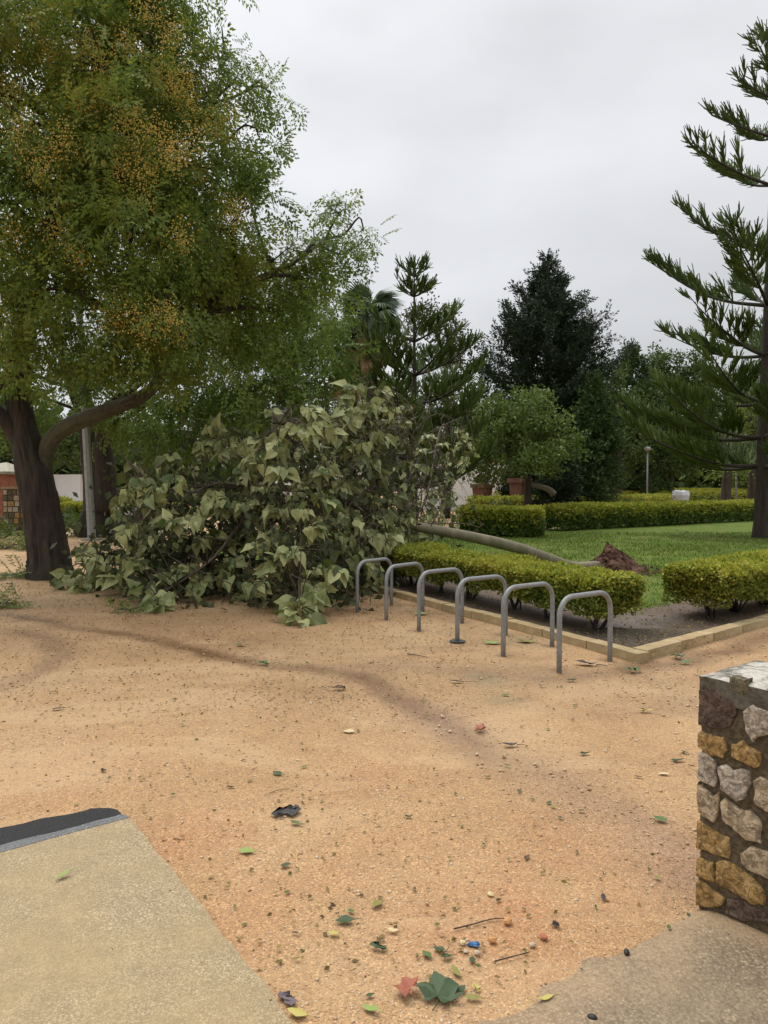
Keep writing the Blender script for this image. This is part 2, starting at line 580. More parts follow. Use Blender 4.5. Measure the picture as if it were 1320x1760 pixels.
STEEL = plain_mat('galvanised_grey_steel', (.22, .23, .23), .45, .2, 30, .15, .08)
POLE = plain_mat('grey_painted_pole', (.26, .27, .26), .5, .2, 8, .1, .1)
DARKM = plain_mat('dark_metal', (.045, .045, .048), .5, .2, 10, .2, .1)
WHITEW = plain_mat('whitewash', (.72, .72, .71), .8, .06, 2, 0, .15)
BRICKM = plain_mat('red_brick', (.30, .105, .06), .8, .3, 9, 0, .3)
TERRA = plain_mat('terracotta', (.16, .075, .047), .75, .25, 6, 0, .2)
ROOFM = plain_mat('pale_roof', (.28, .27, .20), .75, .2, 6, 0, .3)
WOODM = plain_mat('weathered_wood', (.10, .065, .045), .7, .3, 8, 0, .3)
BAGM = plain_mat('white_plastic_bag', (.62, .63, .65), .35, .1, 10, 0, .3)
BINM = plain_mat('charcoal_bin', (.035, .038, .042), .5, .2, 8, 0, .1)
PATHM = plain_mat('pale_path', (.42, .34, .25), .8, .15, 3, 0, .2)

# ================================================================== GROUND
CH = [[G(*p)[:2] for p in pl] for pl in (
    [(-120, 1030), (0, 1050), (120, 1078), (230, 1092), (330, 1112), (450, 1136), (600, 1158), (690, 1195), (750, 1238), (850, 1295), (960, 1345), (1080, 1400), (1180, 1470), (1260, 1560)],
    [(560, 1150), (700, 1142), (800, 1150), (960, 1168), (1080, 1152)],
    [(1075, 1150), (1180, 1132), (1320, 1098), (1500, 1060)],
    [(40, 1085), (110, 1120), (90, 1150), (10, 1180)],
    [(820, 1160), (860, 1150), (900, 1165)])]
CW = [.17, .26, .20, .20, .3]
CA = [1.0, .6, 1.0, .7, .5]

def poly_dist(xy, pl):
    d = np.full(len(xy), 1e9)
    for a, b in zip(pl[:-1], pl[1:]):
        ab = b - a
        t = np.clip(((xy - a) @ ab) / (ab @ ab), 0, 1)
        d = np.minimum(d, np.linalg.norm(xy - (a + t[:, None] * ab), axis=1))
    return d

def wetness(xy):
    p3 = np.c_[xy, np.zeros(len(xy))]
    q = xy + .16 * np.c_[fbm(p3 * 1.7, 3), fbm(p3 * 1.7, 9)]
    r = np.zeros(len(xy))
    for pl, wd, am in zip(CH, CW, CA):
        d = poly_dist(q, pl)
        k = .55 + .45 * np.clip(fbm(p3 * 1.1, 21) + .6, 0, 1)
        if pl is CH[0]: k = k * np.interp(xy[:, 0], [.3, 1.2], [1, .35])
        r = np.maximum(r, am * k * np.exp(-(d / wd) ** 2))
    for f_ in ((614, 1051), (664, 1065), (720, 1081.6), (786, 1103), (865, 1126), (961, 1154), (681, 1038), (734, 1051), (794, 1069), (865, 1090), (947, 1110), (1047, 1135)):
        r = np.maximum(r, .8 * np.exp(-(np.linalg.norm(q - G(*f_)[:2], axis=1) / .10) ** 2))
    for (px_, py_, r_, a_) in ((120, 1050, 1.6, .42), (420, 1110, .9, .35), (660, 1180, .7, .4), (250, 1075, 1.0, .4)):
        r = np.maximum(r, a_ * (.7 + .6 * fbm(p3 * 1.5, 35)) * np.exp(-(np.linalg.norm((q - G(px_, py_)[:2]) * [.7, 1.3], axis=1) / r_) ** 2))
    r = np.maximum(r, .42 * np.clip(fbm(p3 * np.array([.45, .8, 1]), 33) * 2.2 - .2, 0, 1))
    return np.clip(r, 0, 1)

def bump_at(xy):
    p3 = np.c_[xy, np.zeros(len(xy))]
    return .012 * fbm(p3 * .8, 40) + .004 * fbm(p3 * 5, 41)

def ground_axis(a, b, step, far_lo, far_hi, k=1.28):
    mid = list(np.arange(a, b, step))
    lo, s, x = [], step, a
    while x > far_lo:
        s *= k; x -= s; lo.append(x)
    hi, s, x = [], step, mid[-1]
    while x < far_hi:
        s *= k; x += s; hi.append(x)
    return np.array(lo[::-1] + mid + hi)

gx = ground_axis(-5.2, 5.2, .045, -600, 600)
gy = ground_axis(1.9, 11.5, .045, -60, 1500)
XX, YY = np.meshgrid(gx, gy, indexing='xy')
xy = np.c_[XX.ravel(), YY.ravel()]
wet = wetness(xy)
near = np.exp(-np.maximum(0, np.linalg.norm(xy - [0, 7], axis=1) - 12) / 6)
gz = (bump_at(xy) - .014 * wet) * near - .004
ny, nx = XX.shape
i = (np.arange(ny - 1)[:, None] * nx + np.arange(nx - 1)[None]).ravel()
g = Geo().add(np.c_[xy, gz], np.stack([i, i + 1, i + nx + 1, i + nx], 1))
ground = setting('ground', g, SAND, True)

def gattr(o, name, val):
    a = o.data.attributes.new(name, 'FLOAT', 'POINT')
    a.data.foreach_set('value', np.asarray(val, np.float32))
gattr(ground, 'wet', wet)
p3 = np.c_[xy, np.zeros(len(xy))]
redm = np.zeros(len(xy))
for (px, py, r_, a_) in ((890, 1600, .35, 1), (760, 1570, .35, .6), (690, 1610, .3, .4), (330, 1440, .3, .9), (430, 1560, .3, .5), (1000, 1480, .5, .5), (640, 1330, .4, .3), (420, 1650, .25, .5), (100, 1330, .7, .35), (700, 1500, .6, .3)):
    c_ = G(px, py)[:2]
    redm = np.maximum(redm, a_ * np.exp(-(np.linalg.norm(xy - c_, axis=1) / r_) ** 2))
gattr(ground, 'red', np.clip(redm * (.7 + .9 * fbm(p3 * 4, 51)), 0, 1))
dl = poly_dist(xy, [G(*p)[:2] for p in ((740, 1225), (850, 1290), (980, 1350), (1100, 1420), (1190, 1500))])
wd_ = np.zeros(len(xy))
for (px, py, r_) in ((870, 1165, .45), (760, 1085, .3), (900, 1100, .3), (860, 1200, .25), (60, 1035, .8), (690, 1090, .3)):
    wd_ = np.maximum(wd_, np.exp(-(np.linalg.norm(xy - G(px, py)[:2], axis=1) / r_) ** 2))
gattr(ground, 'weed', np.clip(wd_ * (.55 + 1.2 * fbm(p3 * 3.5, 58)), 0, 1))
gattr(ground, 'grey', np.clip(np.exp(-(dl / .28) ** 2) * (.65 + .5 * fbm(p3 * 3, 52)), 0, 1))

def poly_in(xy, poly):
    x, y = xy[:, 0], xy[:, 1]
    r = np.zeros(len(xy), bool)
    n = len(poly)
    for a in range(n):
        x1, y1 = poly[a][:2]; x2, y2 = poly[(a + 1) % n][:2]
        c = ((y1 > y) != (y2 > y)) & (x < (x2 - x1) * (y - y1) / (y2 - y1 + 1e-12) + x1)
        r ^= c
    return r

def jag(a, b, n, amp, seed):
    """Ragged edge from a to b."""
    t = np.linspace(0, 1, n)
    a, b = np.asarray(a[:2]), np.asarray(b[:2])
    d = norm(b - a)
    nn = np.array([-d[1], d[0]])
    q = a + t[:, None] * (b - a)
    o = amp * fbm(np.c_[q * 7, np.full(n, seed)], seed, 4)
    o[0] = o[-1] = 0
    return q + o[:, None] * nn

def sheet(name, outline, z0, z1, mat, smooth=False):
    """A slab with a ragged outline: top face at z1, sides down to z0."""
    o = np.asarray(outline)
    n = len(o)
    k = np.arange(n)
    V = np.vstack([np.c_[o, np.full(n, z1)], np.c_[o, np.full(n, z0)]])
    g = Geo().add(V, [np.array([list(k)]), np.stack([k, k + n, (k + 1) % n + n, (k + 1) % n], 1)])
    return setting(name, g, mat, smooth)

# bottom-left slab with its tar joint and grey band
sa, sb = G(222, 1411), G(505, 1768)
sb2 = sa + (sb - sa) * 1.9
sc_, slab_d = G(-10, 1474), G(-10, 1474) + (G(-10, 1474) - sa) * 1.6
e1 = jag(sb2, sa, 160, .014, 5)
e2 = jag(sa, slab_d, 90, .008, 8)
SLAB_POLY = np.vstack([e1, e2[1:], [[slab_d[0], sb2[1]]]])
sheet('pavement_slab', SLAB_POLY, -.05, .022, PAVE_L)
ga = G(210, 1412) + np.array([0.0, .0, 0])
dirL = norm((slab_d - sa)[:2])
nrmL = np.array([-dirL[1], dirL[0]])
if nrmL[1] < 0: nrmL = -nrmL
g1 = jag(sa[:2], slab_d[:2], 60, .008, 8)
g2 = jag(slab_d[:2] + nrmL * .085, sa[:2] + nrmL * .05 + dirL * .02, 60, .022, 14)
sheet('grey_joint_band', np.vstack([g1 - nrmL * .012, g2]), -.05, .0238, GREYBAND)
t1 = g2[::-1] - nrmL * .006
tpt = jag(slab_d[:2] + nrmL * .33, sa[:2] + nrmL * .23 + dirL * .12, 70, .03, 19)
corner = spline(np.c_[np.vstack([sa[:2] + nrmL * .23 + dirL * .12, sa[:2] + nrmL * .16 + dirL * .03, sa[:2] + nrmL * .05 + dirL * .01]), np.zeros(3)], 8)[:, :2]
sheet('black_tar_joint', np.vstack([t1, tpt, corner[1:-1]]), -.05, .017, TAR)

# bottom-right pavement: thin edge buried in washed sand
ra, rb = G(1215, 1545), G(690, 1800)
ra2 = ra + (ra - rb) * .8
rb2 = rb + (rb - ra) * .8
RPAVE = None
# ------------------------------------------------------------------ garden bed: kerb, mud, lawn
K0 = G(1096, 1139)[:2]
KL = G(646, 1018)[:2]
KR = G(1330, 1073)[:2]
dl_ = norm(KL - K0); dr_ = norm(KR - K0)
KL2 = K0 + dl_ * 9.5
KR2 = K0 + dr_ * 9.0
inl = np.array([dl_[1], -dl_[0]])
if inl @ dr_ < 0: inl = -inl
inr = np.array([-dr_[1], dr_[0]])
if inr @ dl_ < 0: inr = -inr

# lawn and mud share one grid frame: coordinates from the corner along the kerb
def bed_grid(poly, step, zf):
    poly = np.asarray(poly)
    lo, hi = poly.min(0), poly.max(0)
    xs = np.arange(lo[0], hi[0] + step, step); ys = np.arange(lo[1], hi[1] + step, step)
    X, Y = np.meshgrid(xs, ys)
    q = np.c_[X.ravel(), Y.ravel()]
    ins = poly_in(q, poly)
    z = zf(q)
    nx_ = len(xs)
    ii = (np.arange(len(ys) - 1)[:, None] * nx_ + np.arange(nx_ - 1)[None]).ravel()
    Fq = np.stack([ii, ii + 1, ii + nx_ + 1, ii + nx_], 1)
    Fq = Fq[ins[Fq].all(1)]
    used = np.unique(Fq)
    rm = np.full(len(q), -1); rm[used] = np.arange(len(used))
    return Geo().add(np.c_[q, z][used], rm[Fq]), q[used]

e3 = jag(rb2, ra2, 120, .07, 31)
rp_poly = np.vstack([e3, [[ra2[0] + 1, ra2[1]], [ra2[0] + 1, rb2[1] - .8], [rb2[0], rb2[1] - .8]]])
gp_, qp_ = bed_grid(rp_poly, .035, lambda q: .013 + .003 * fbm(np.c_[q * 2, np.zeros(len(q))], 45) - .035 * np.exp(-poly_dist(q, e3) / .05))
pave = setting('pavement', gp_, PAVE_R, True)
de = poly_dist(qp_, e3)
wf = poly_dist(qp_, [np.array(G(1200, 1557)[:2]), np.array(G(1200, 1557)[:2]) + norm(np.array([.6, -.8])) * 2.4])
sn = np.maximum(np.exp(-(de / .22) ** 2), .9 * np.exp(-(wf / .12) ** 2))
gattr(pave, 'sand', np.clip(sn * (.75 + .8 * fbm(np.c_[qp_ * 5, np.zeros(len(qp_))], 46)) + .35 * np.clip(fbm(np.c_[qp_ * 1.8, np.zeros(len(qp_))], 47), 0, 1), 0, 1))
ci = K0 + inl * .1 + inr * .1
bed_poly = [ci, ci + dr_ * 8.8, ci + dr_ * 8.8 + inr * 4, ci + inl * 4 + inr * 4, ci + dl_ * 9.4 + inl * 4, ci + dl_ * 9.4]
gm, qm = bed_grid(bed_poly, .06, lambda q: .037 - .02 * np.exp(-(np.linalg.norm(q - G(1110, 1098, .03)[:2], axis=1) / .6) ** 2) + .018 * fbm(np.c_[q * 1.4, np.zeros(len(q))], 60) + .006 * fbm(np.c_[q * 9, np.zeros(len(q))], 61))
mud = setting('mud_bed', gm, MUD, True)
pud = np.exp(-(np.linalg.norm((qm - G(1115, 1100)[:2]) * [1, .8], axis=1) / .8) ** 2) + .7 * np.exp(-(np.linalg.norm(qm - G(1200, 1075)[:2], axis=1) / .7) ** 2)
gattr(mud, 'wet', np.clip(pud + .45 * fbm(np.c_[qm * 2, np.zeros(len(qm))], 63), 0, 1))
# puddle water in the low part of the bed
wq = G(1110, 1098, .03)[:2]
an = np.linspace(0, 2 * math.pi, 60, endpoint=False)
wr = 1 + .35 * fbm(np.c_[np.cos(an) * 1.7, np.sin(an) * 1.7, np.zeros(60)], 66)
t = NT('muddy_water')
WATERM = t.set((.13, .10, .085), .06, t.bump(t.noise(14, 2), .05, .005), spec=.6)
wpt = wq + np.c_[np.cos(an) * .75 * wr, np.sin(an) * .62 * wr]
for nv in (inl, inr):
    wpt += np.maximum(0, .24 + .04 * np.sin(an * 7) - (wpt - K0) @ nv)[:, None] * nv
sheet('puddle_water', wpt, .0, .049, WATERM)

def edge_noise(q):
    return .35 * fbm(np.c_[q * .9, np.zeros(len(q))], 70) + .12 * fbm(np.c_[q * 4, np.zeros(len(q))], 71)
lawn_edge = [(1330, 1020), (1240, 1030), (1170, 1048), (1110, 1060), (1050, 1062), (960, 1035), (860, 1012), (760, 1000), (690, 992)]
lp = [G(*p)[:2] for p in lawn_edge]
lp = spline(np.c_[np.array(lp), np.zeros(len(lp))], 160)[:, :2]
lp = lp + (np.c_[fbm(np.c_[lp * 2, np.zeros(160)], 72), fbm(np.c_[lp * 2, np.zeros(160)], 73)]) * .18
far_l = [np.array([-6.5, 20.0]), np.array([-6.5, 27.0]), np.array([6.0, 29.5]), np.array([27.0, 45.0]), np.array([27.0, 14.0])]
lawn_poly = np.vstack([lp, far_l])
gl, ql = bed_grid(lawn_poly, .12, lambda q: .062 + .015 * fbm(np.c_[q * .7, np.zeros(len(q))], 75) - .10 * np.exp(-poly_dist(q, lp) / .12) + .02 * fbm(np.c_[q * 3, np.zeros(len(q))], 76) * np.exp(-poly_dist(q, lp) / .4))
lawn = setting('lawn', gl, LAWN, True)
bd = np.minimum(poly_dist(ql, lp), 9)
bare = np.exp(-(bd / .22) ** 2) + .8 * np.exp(-(np.linalg.norm(ql - G(1060, 985)[:2], axis=1) / .8) ** 2)
rn = P(1307, 928, 24.2)[:2]
bare += .6 * np.exp(-(np.linalg.norm((ql - rn - [-1, 0]) * [.5, 1], axis=1) / .9) ** 2)
gattr(lawn, 'bare', np.clip(bare * (.8 + .8 * fbm(np.c_[ql * 2.2, np.zeros(len(ql))], 77)) + .5 * np.clip(fbm(np.c_[ql * .8, np.zeros(len(ql))], 78) - .35, 0, 1), 0, .95))

# grass blades on the near part of the lawn
n = 150000
q = np.c_[R.uniform(-2, 14, n), R.uniform(8.5, 27, n)]
q = q[poly_in(q, lawn_poly)]
keep = R.random(len(q)) < np.clip(1.25 - (q[:, 1] - 8) / 20, .15, 1) * np.clip(.75 + fbm(np.c_[q * 1.5, np.zeros(len(q))], 79), .1, 1) * np.clip(poly_dist(q, lp) / .4, .1, 1)
q = q[keep]
gd = rdir(len(q)) * [.6, .6, .2] + [0, 0, .8]
gs = R.uniform(.03, .07, len(q)) * (1 + (q[:, 1] - 9) * .03)
V, F = inst([(-.12, 0, 0), (.12, 0, 0), (.03, 1, .0)], [np.array([[0, 1, 2]])], np.c_[q, np.full(len(q), .055)], frames(gd, R.uniform(0, 6.3, len(q))), np.c_[gs * 1.0, gs, gs])
grass = setting('grass', Geo().add(V, F), GRASSM, False, 'stuff')

# kerb blocks
kerb_root = bpy.data.objects.new('kerb', None)
C.objects.link(kerb_root)
kerb_root['kind'] = 'structure'
kerb_root['off'] = [0.0, 0.0, 0.0]

def block_mesh(L, W, H, seed):
    nx_, ny_, nz_ = 7, 3, 2
    g = Geo()
    pts = {}
    V, F = [], []
    def vid(i, j, k):
        if (i, j, k) not in pts:
            p = np.array([(i / nx_ - .5) * L, (j / ny_ - .5) * W, (k / nz_) * H - .06])
            e = (i in (0, nx_)) + (j in (0, ny_)) + (k == nz_)
            if e >= 2:
                p *= np.array([1 - .012 * (i in (0, nx_)), 1 - .09 * (j in (0, ny_)), 1]); p[2] -= .006 * (k == nz_)
            pts[(i, j, k)] = len(V); V.append(p)
        return pts[(i, j, k)]
    for i in range(nx_):
        for j in range(ny_):
            F.append([vid(i, j, nz_), vid(i + 1, j, nz_), vid(i + 1, j + 1, nz_), vid(i, j + 1, nz_)])
        for k in range(nz_):
            F.append([vid(i, 0, k), vid(i + 1, 0, k), vid(i + 1, 0, k + 1), vid(i, 0, k + 1)])
            F.append([vid(i + 1, ny_, k), vid(i, ny_, k), vid(i, ny_, k + 1), vid(i + 1, ny_, k + 1)])
    for j in range(ny_):
        for k in range(nz_):
            F.append([vid(0, j + 1, k), vid(0, j, k), vid(0, j, k + 1), vid(0, j + 1, k + 1)])
            F.append([vid(nx_, j, k), vid(nx_, j + 1, k), vid(nx_, j + 1, k + 1), vid(nx_, j, k + 1)])
    V = np.array(V)
    V += .006 * np.c_[fbm(V * 9 + seed, 80), fbm(V * 9 + seed, 81), fbm(V * 9 + seed, 82)]
    return g.add(V, np.array(F)).mesh('kerb_stone', KERB, (0, 0, 0), False)
BL = [block_mesh(.69, .17, .155, s * 3.7) for s in range(4)]
def kerb_run(start, d, inn, n, first=0.0):
    a = math.atan2(d[1], d[0])
    for i in range(n):
        c_ = start + d * (first + .35 + i * .70) + inn * .085
        o = bpy.data.objects.new('kerb_stone', BL[(i * 7 + n) % 4])
        C.objects.link(o)
        o.parent = kerb_root
        o.location = (c_[0] + random.uniform(-.004, .004), c_[1], random.uniform(-.008, .006))
        o.rotation_euler = (random.uniform(-.012, .012), random.uniform(-.006, .006), a + random.uniform(-.008, .008))
kerb_run(K0, dl_, inl, 13, 0.0)
kerb_run(K0, dr_, inr, 12, .165)

# ================================================================== STONE WALL (right foreground)
WC = G(1200, 1557)[:2]
wu = norm(np.array([.60, -.80])); wb = np.array([.80, .60])
WH = .93
wall = thing('stone_wall', (WC[0], WC[1], 0), 'rubble stone wall end with dark mortar and pale lichen-topped coping', 'wall')
def make_mortar():
    t = NT('dark_mortar')
    v = t.coord()
    a = t.noise(55, 5, .7, v); b = t.noise(5, 5, .65, v, .3)
    c = t.ramp(a, [(.3, (.042, .032, .018)), (.52, (.125, .094, .055)), (.75, (.25, .20, .125))])
    c = t.mix(t.rng(b, .4, .7, 0, .6), c, (.055, .045, .028))
    return t.set(c, .8, t.bump(a, 1.0, .012), spec=.3)
MORTAR = make_mortar()
def make_cap():
    t = NT('lichen_coping')
    v = t.coord()
    a = t.noise(6, 6, .7, v, .6); b = t.noise(40, 5, .75, v)
    c = t.ramp(b, [(.3, (.08, .07, .055)), (.6, (.20, .185, .15)), (.85, (.34, .32, .27))])
    c = t.mix(t.rng(a, .47, .56, 0, .9), c, t.ramp(b, [(.25, (.34, .31, .25)), (.6, (.62, .59, .52))]))
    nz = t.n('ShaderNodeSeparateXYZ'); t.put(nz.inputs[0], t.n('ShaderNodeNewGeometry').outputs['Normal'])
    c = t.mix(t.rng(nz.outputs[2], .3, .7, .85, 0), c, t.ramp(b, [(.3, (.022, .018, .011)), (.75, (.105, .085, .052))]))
    return t.set(c, .75, t.bump(t.math('ADD', a, b), .9, .015), spec=.3)
CAP = make_cap()

def wall_face_grid(org, du, L, H, step, nrm, amp, seed, zoff=0.0):
    us = np.arange(0, L + step, step); vs = np.arange(-.08, H + step * .5, step)
    U_, V_ = np.meshgrid(us, vs)
    q = np.c_[org[0] + du[0] * U_.ravel(), org[1] + du[1] * U_.ravel(), V_.ravel()]
    f = fbm(q * 6, seed) * amp + fbm(q * 26, seed + 5) * amp * .4
    e = np.minimum(1, np.minimum(U_.ravel(), L - U_.ravel()) / .04)
    q[:, :2] += (f * e)[:, None] * nrm[None]
    nx_ = len(us)
    ii = (np.arange(len(vs) - 1)[:, None] * nx_ + np.arange(nx_ - 1)[None]).ravel()
    return q, np.stack([ii, ii + 1, ii + nx_ + 1, ii + nx_], 1)
WL, WT = 2.4, .42
g = Geo()
cs_ = [WC, WC + wu * WL, WC + wu * WL + wb * WT, WC + wb * WT]
per_, nrm_p = [], []
for k in range(4):
    a, b = cs_[k], cs_[(k + 1) % 4]
    n0 = (-wb, wu, wb, -wu)[k]
    m_ = max(8, int(np.linalg.norm(b - a) / .02))
    for f in np.arange(m_) / m_:
        e = min(f, 1 - f) * np.linalg.norm(b - a)
        side = (-wb, wu, wb, -wu)[(k - 1) % 4 if f < .5 else (k + 1) % 4]
        wgt = .5 * max(0, 1 - e / .03)
        per_.append(a + (b - a) * f - n0 * .012 * (max(0, 1 - e / .03)) ** 2)
        nrm_p.append(norm(n0 * (1 - wgt) + side * wgt))
per_, nrm_p = np.array(per_), np.array(nrm_p)
m_ = len(per_)
vs_ = np.arange(-.08, WH - .09, .02)
V = []
for v_ in vs_:
    q = np.c_[per_, np.full(m_, v_)]
    q[:, :2] += nrm_p * (.013 * fbm(q * 7, 90) + .007 * fbm(q * 28, 95))[:, None]
    V.append(q)
k_ = (np.arange(len(vs_) - 1)[:, None] * m_); j_ = np.arange(m_)[None]
g.add(np.vstack(V), np.stack([k_ + j_, k_ + (j_ + 1) % m_, k_ + m_ + (j_ + 1) % m_, k_ + m_ + j_], -1).reshape(-1, 4))
part('mortar_core', g, MORTAR, wall, True)
# coping: rough slab with a pitted upper face
g = Geo()
us = np.linspace(-.006, WL + .006, 110); ts = np.linspace(-.006, WT + .006, 24)
U_, T_ = np.meshgrid(us, ts)
q = np.c_[WC[0] + wu[0] * U_.ravel() + wb[0] * T_.ravel(), WC[1] + wu[1] * U_.ravel() + wb[1] * T_.ravel(), np.full(U_.size, WH)]
edge = np.minimum(np.minimum(U_.ravel() + .006, WL + .006 - U_.ravel()), np.minimum(T_.ravel() + .006, WT + .006 - T_.ravel()))
q[:, 2] += .012 * fbm(q * 7, 95) + .005 * fbm(q * 30, 96) - .014 * np.exp(-edge / .02)
nx_ = len(us)
ii = (np.arange(len(ts) - 1)[:, None] * nx_ + np.arange(nx_ - 1)[None]).ravel()
g.add(q, np.stack([ii, ii + 1, ii + nx_ + 1, ii + nx_], 1))
ring = list(range(nx_)) + [k * nx_ + nx_ - 1 for k in range(1, len(ts))] + [(len(ts) - 1) * nx_ + k for k in range(nx_ - 2, -1, -1)] + [k * nx_ for k in range(len(ts) - 2, 0, -1)]
rp = q[ring]
ctr = np.array([*(WC + wu * WL / 2 + wb * WT / 2), 0])
lev = [rp]
for zz in (.03, .065, .105):
    r2 = rp.copy(); r2[:, 2] = WH - zz + .006 * fbm(rp * 9 + zz * 50, 97)
    dd = norm((rp - ctr) * [1, 1, 0])
    r2[:, :2] += (dd * (.001 + .010 * fbm(np.c_[rp[:, :2] * 14, np.full(len(rp), zz * 40)], 98))[:, None])[:, :2]
    lev.append(r2)
m_ = len(ring)
for k in range(3):
    j = np.arange(m_)
    g.add(np.vstack([lev[k], lev[k + 1]]), np.stack([j, j + m_, (j + 1) % m_ + m_, (j + 1) % m_], 1))
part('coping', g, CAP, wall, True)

def WUV(zx, zy):
    """Point of the wall face seen at zoom pixel (crop 1120,1080, scale 3.26): (u along the wall, height)."""
    d = ray(1120 + zx / 3.26, 1080 + zy / 3.26)
    nn = -wb
    tt = (nn @ WC) / (nn @ d[:2])
    p = d * tt
    return (p[:2] - WC) @ wu, CAMH + p[2]

def stone_mat(name, cols, dark):
    t = NT(name)
    v = t.coord('Object')
    a = t.noise(13, 6, .7, v, .5); b = t.noise(70, 4, .7, v)
    r = t.n('ShaderNodeObjectInfo').outputs['Random']
    c = t.ramp(a, [(.28, cols[0]), (.5, cols[1]), (.72, cols[2])])
    pit = t.noise(32, 5, .75, v, .8)
    c = t.mix(t.rng(pit, .32, .46, .45, 0), c, dark)
    c = t.mix(t.rng(b, .3, .5, .35, 0), c, dark)
    a = t.math('ADD', a, t.math('MULTIPLY', t.rng(pit, .30, .5, 0, 1), .9))
    c = t.mix(t.rng(t.voro(16, v, 'DISTANCE_TO_EDGE'), 0, .025, .45, 0), c, dark)
    return t.set(c, .75, t.bump(t.math('ADD', a, t.math('MULTIPLY', b, .5)), .9, .02), spec=.3)
ST = {
    'white': stone_mat('white_limestone', [(.36, .29, .21), (.52, .44, .345), (.63, .565, .47)], (.16, .12, .09)),
    'cream': stone_mat('cream_limestone', [(.37, .27, .16), (.52, .40, .26), (.60, .49, .345)], (.17, .12, .07)),
    'ochre': stone_mat('ochre_stone', [(.27, .155, .05), (.44, .275, .10), (.55, .39, .19)], (.10, .06, .025)),
    'brown': stone_mat('brown_conglomerate', [(.06, .038, .028), (.15, .10, .075), (.27, .20, .15)], (.03, .02, .015)),
    'moss': stone_mat('weathered_stone', [(.09, .075, .04), (.16, .13, .075), (.22, .19, .12)], (.05, .04, .022)),
}
def add_stone(poly_uv, kind, depth, seed):
    depth *= .55
    p = np.asarray(poly_uv)
    # denser, slightly wobbly outline
    q = []
    for a, b in zip(p, np.roll(p, -1, 0)):
        for f in (0, .25, .5, .75):
            q.append(a + (b - a) * f)
    q = np.array(q)
    c_ = q.mean(0)
    q = c_ + (q - c_) * 1.11
    q += .009 * np.c_[fbm(np.c_[q * 30, np.full(len(q), seed)], 3), fbm(np.c_[q * 30, np.full(len(q), seed)], 4)]
    rings = [(1.03, -.03), (1.0, .35), (.965, .78), (.84, .95), (.64, 1.0), (.42, 1.0), (.2, 1.0)]
    V, F = [], []
    m_ = len(q)
    for s, h in rings:
        uv = c_ + (q - c_) * s
        uv[:, 0] = np.maximum(uv[:, 0], -.004 + .006 * fbm(np.c_[uv * 25, np.full(m_, seed)], 12))
        dep = h * depth * (.72 + .55 * fbm(np.c_[uv * 15, np.full(m_, seed * 1.3)], 7) + .35 * np.abs(fbm(np.c_[uv * 38, np.full(m_, seed * 2.3)], 11))) if h > 0 else np.full(m_, h)
        V.append(np.c_[WC[0] + wu[0] * uv[:, 0] - wb[0] * dep, WC[1] + wu[1] * uv[:, 0] - wb[1] * dep, uv[:, 1]])
    V = np.vstack(V + [V[-1].mean(0)[None]])
    j = np.arange(m_)
    Fq = [np.stack([k * m_ + j, k * m_ + (j + 1) % m_, (k + 1) * m_ + (j + 1) % m_, (k + 1) * m_ + j], 1) for k in range(len(rings) - 1)]
    Ft = np.stack([(len(rings) - 1) * m_ + j, (len(rings) - 1) * m_ + (j + 1) % m_, np.full(m_, len(rings) * m_)], 1)
    part('stone', Geo().add(V, [np.vstack(Fq), Ft]), ST[kind], wall, False)

stones = [
    ('moss', [(446, 275), (540, 290), (546, 360), (500, 368), (442, 345)], .020),
    ('brown', [(268, 350), (350, 345), (440, 390), (470, 470), (430, 545), (340, 550), (266, 530)], .022),
    ('white', [(522, 470), (580, 440), (660, 470), (665, 590), (610, 600), (575, 630), (535, 560)], .035),
    ('ochre', [(264, 582), (330, 598), (405, 620), (422, 675), (400, 722), (330, 700), (262, 660)], .028),
    ('ochre', [(466, 660), (520, 640), (560, 668), (608, 690), (606, 765), (580, 778), (520, 745), (462, 715)], .032),
    ('white', [(256, 702), (310, 705), (355, 740), (358, 850), (345, 878), (300, 858), (256, 820)], .026),
    ('white', [(384, 782), (420, 772), (460, 800), (500, 785), (545, 800), (552, 880), (520, 950), (480, 955), (400, 890)], .036),
    ('cream', [(580, 860), (610, 842), (670, 870), (680, 1010), (640, 1020), (582, 960)], .032),
    ('cream', [(252, 862), (290, 900), (350, 950), (376, 920), (372, 1000), (350, 1072), (300, 1050), (252, 990)], .028),
    ('cream', [(404, 985), (430, 965), (500, 1015), (560, 1025), (606, 1075), (598, 1140), (608, 1195), (540, 1170), (470, 1125), (404, 1060)], .036),
    ('ochre', [(252, 1082), (300, 1100), (380, 1145), (436, 1175), (428, 1285), (350, 1255), (250, 1215)], .030),
    ('cream', [(514, 1265), (560, 1228), (680, 1270), (690, 1410), (600, 1370), (520, 1320)], .034),
    ('ochre', [(252, 1285), (300, 1295), (346, 1320), (352, 1415), (310, 1405), (252, 1370)], .026),
    ('ochre', [(380, 1315), (420, 1308), (500, 1350), (580, 1410), (622, 1470), (618, 1535), (560, 1530), (470, 1475), (376, 1420)], .036),
    ('ochre', [(254, 1415), (310, 1430), (370, 1480), (410, 1520), (400, 1552), (320, 1558), (256, 1540)], .030),
    ('brown', [(430, 1520), (520, 1535), (620, 1580), (640, 1640), (520, 1640), (430, 1600)], .020),
]
for k, (kd, pl, dp) in enumerate(stones):
    add_stone([WUV(*p) for p in pl], kd, dp, k + 1)
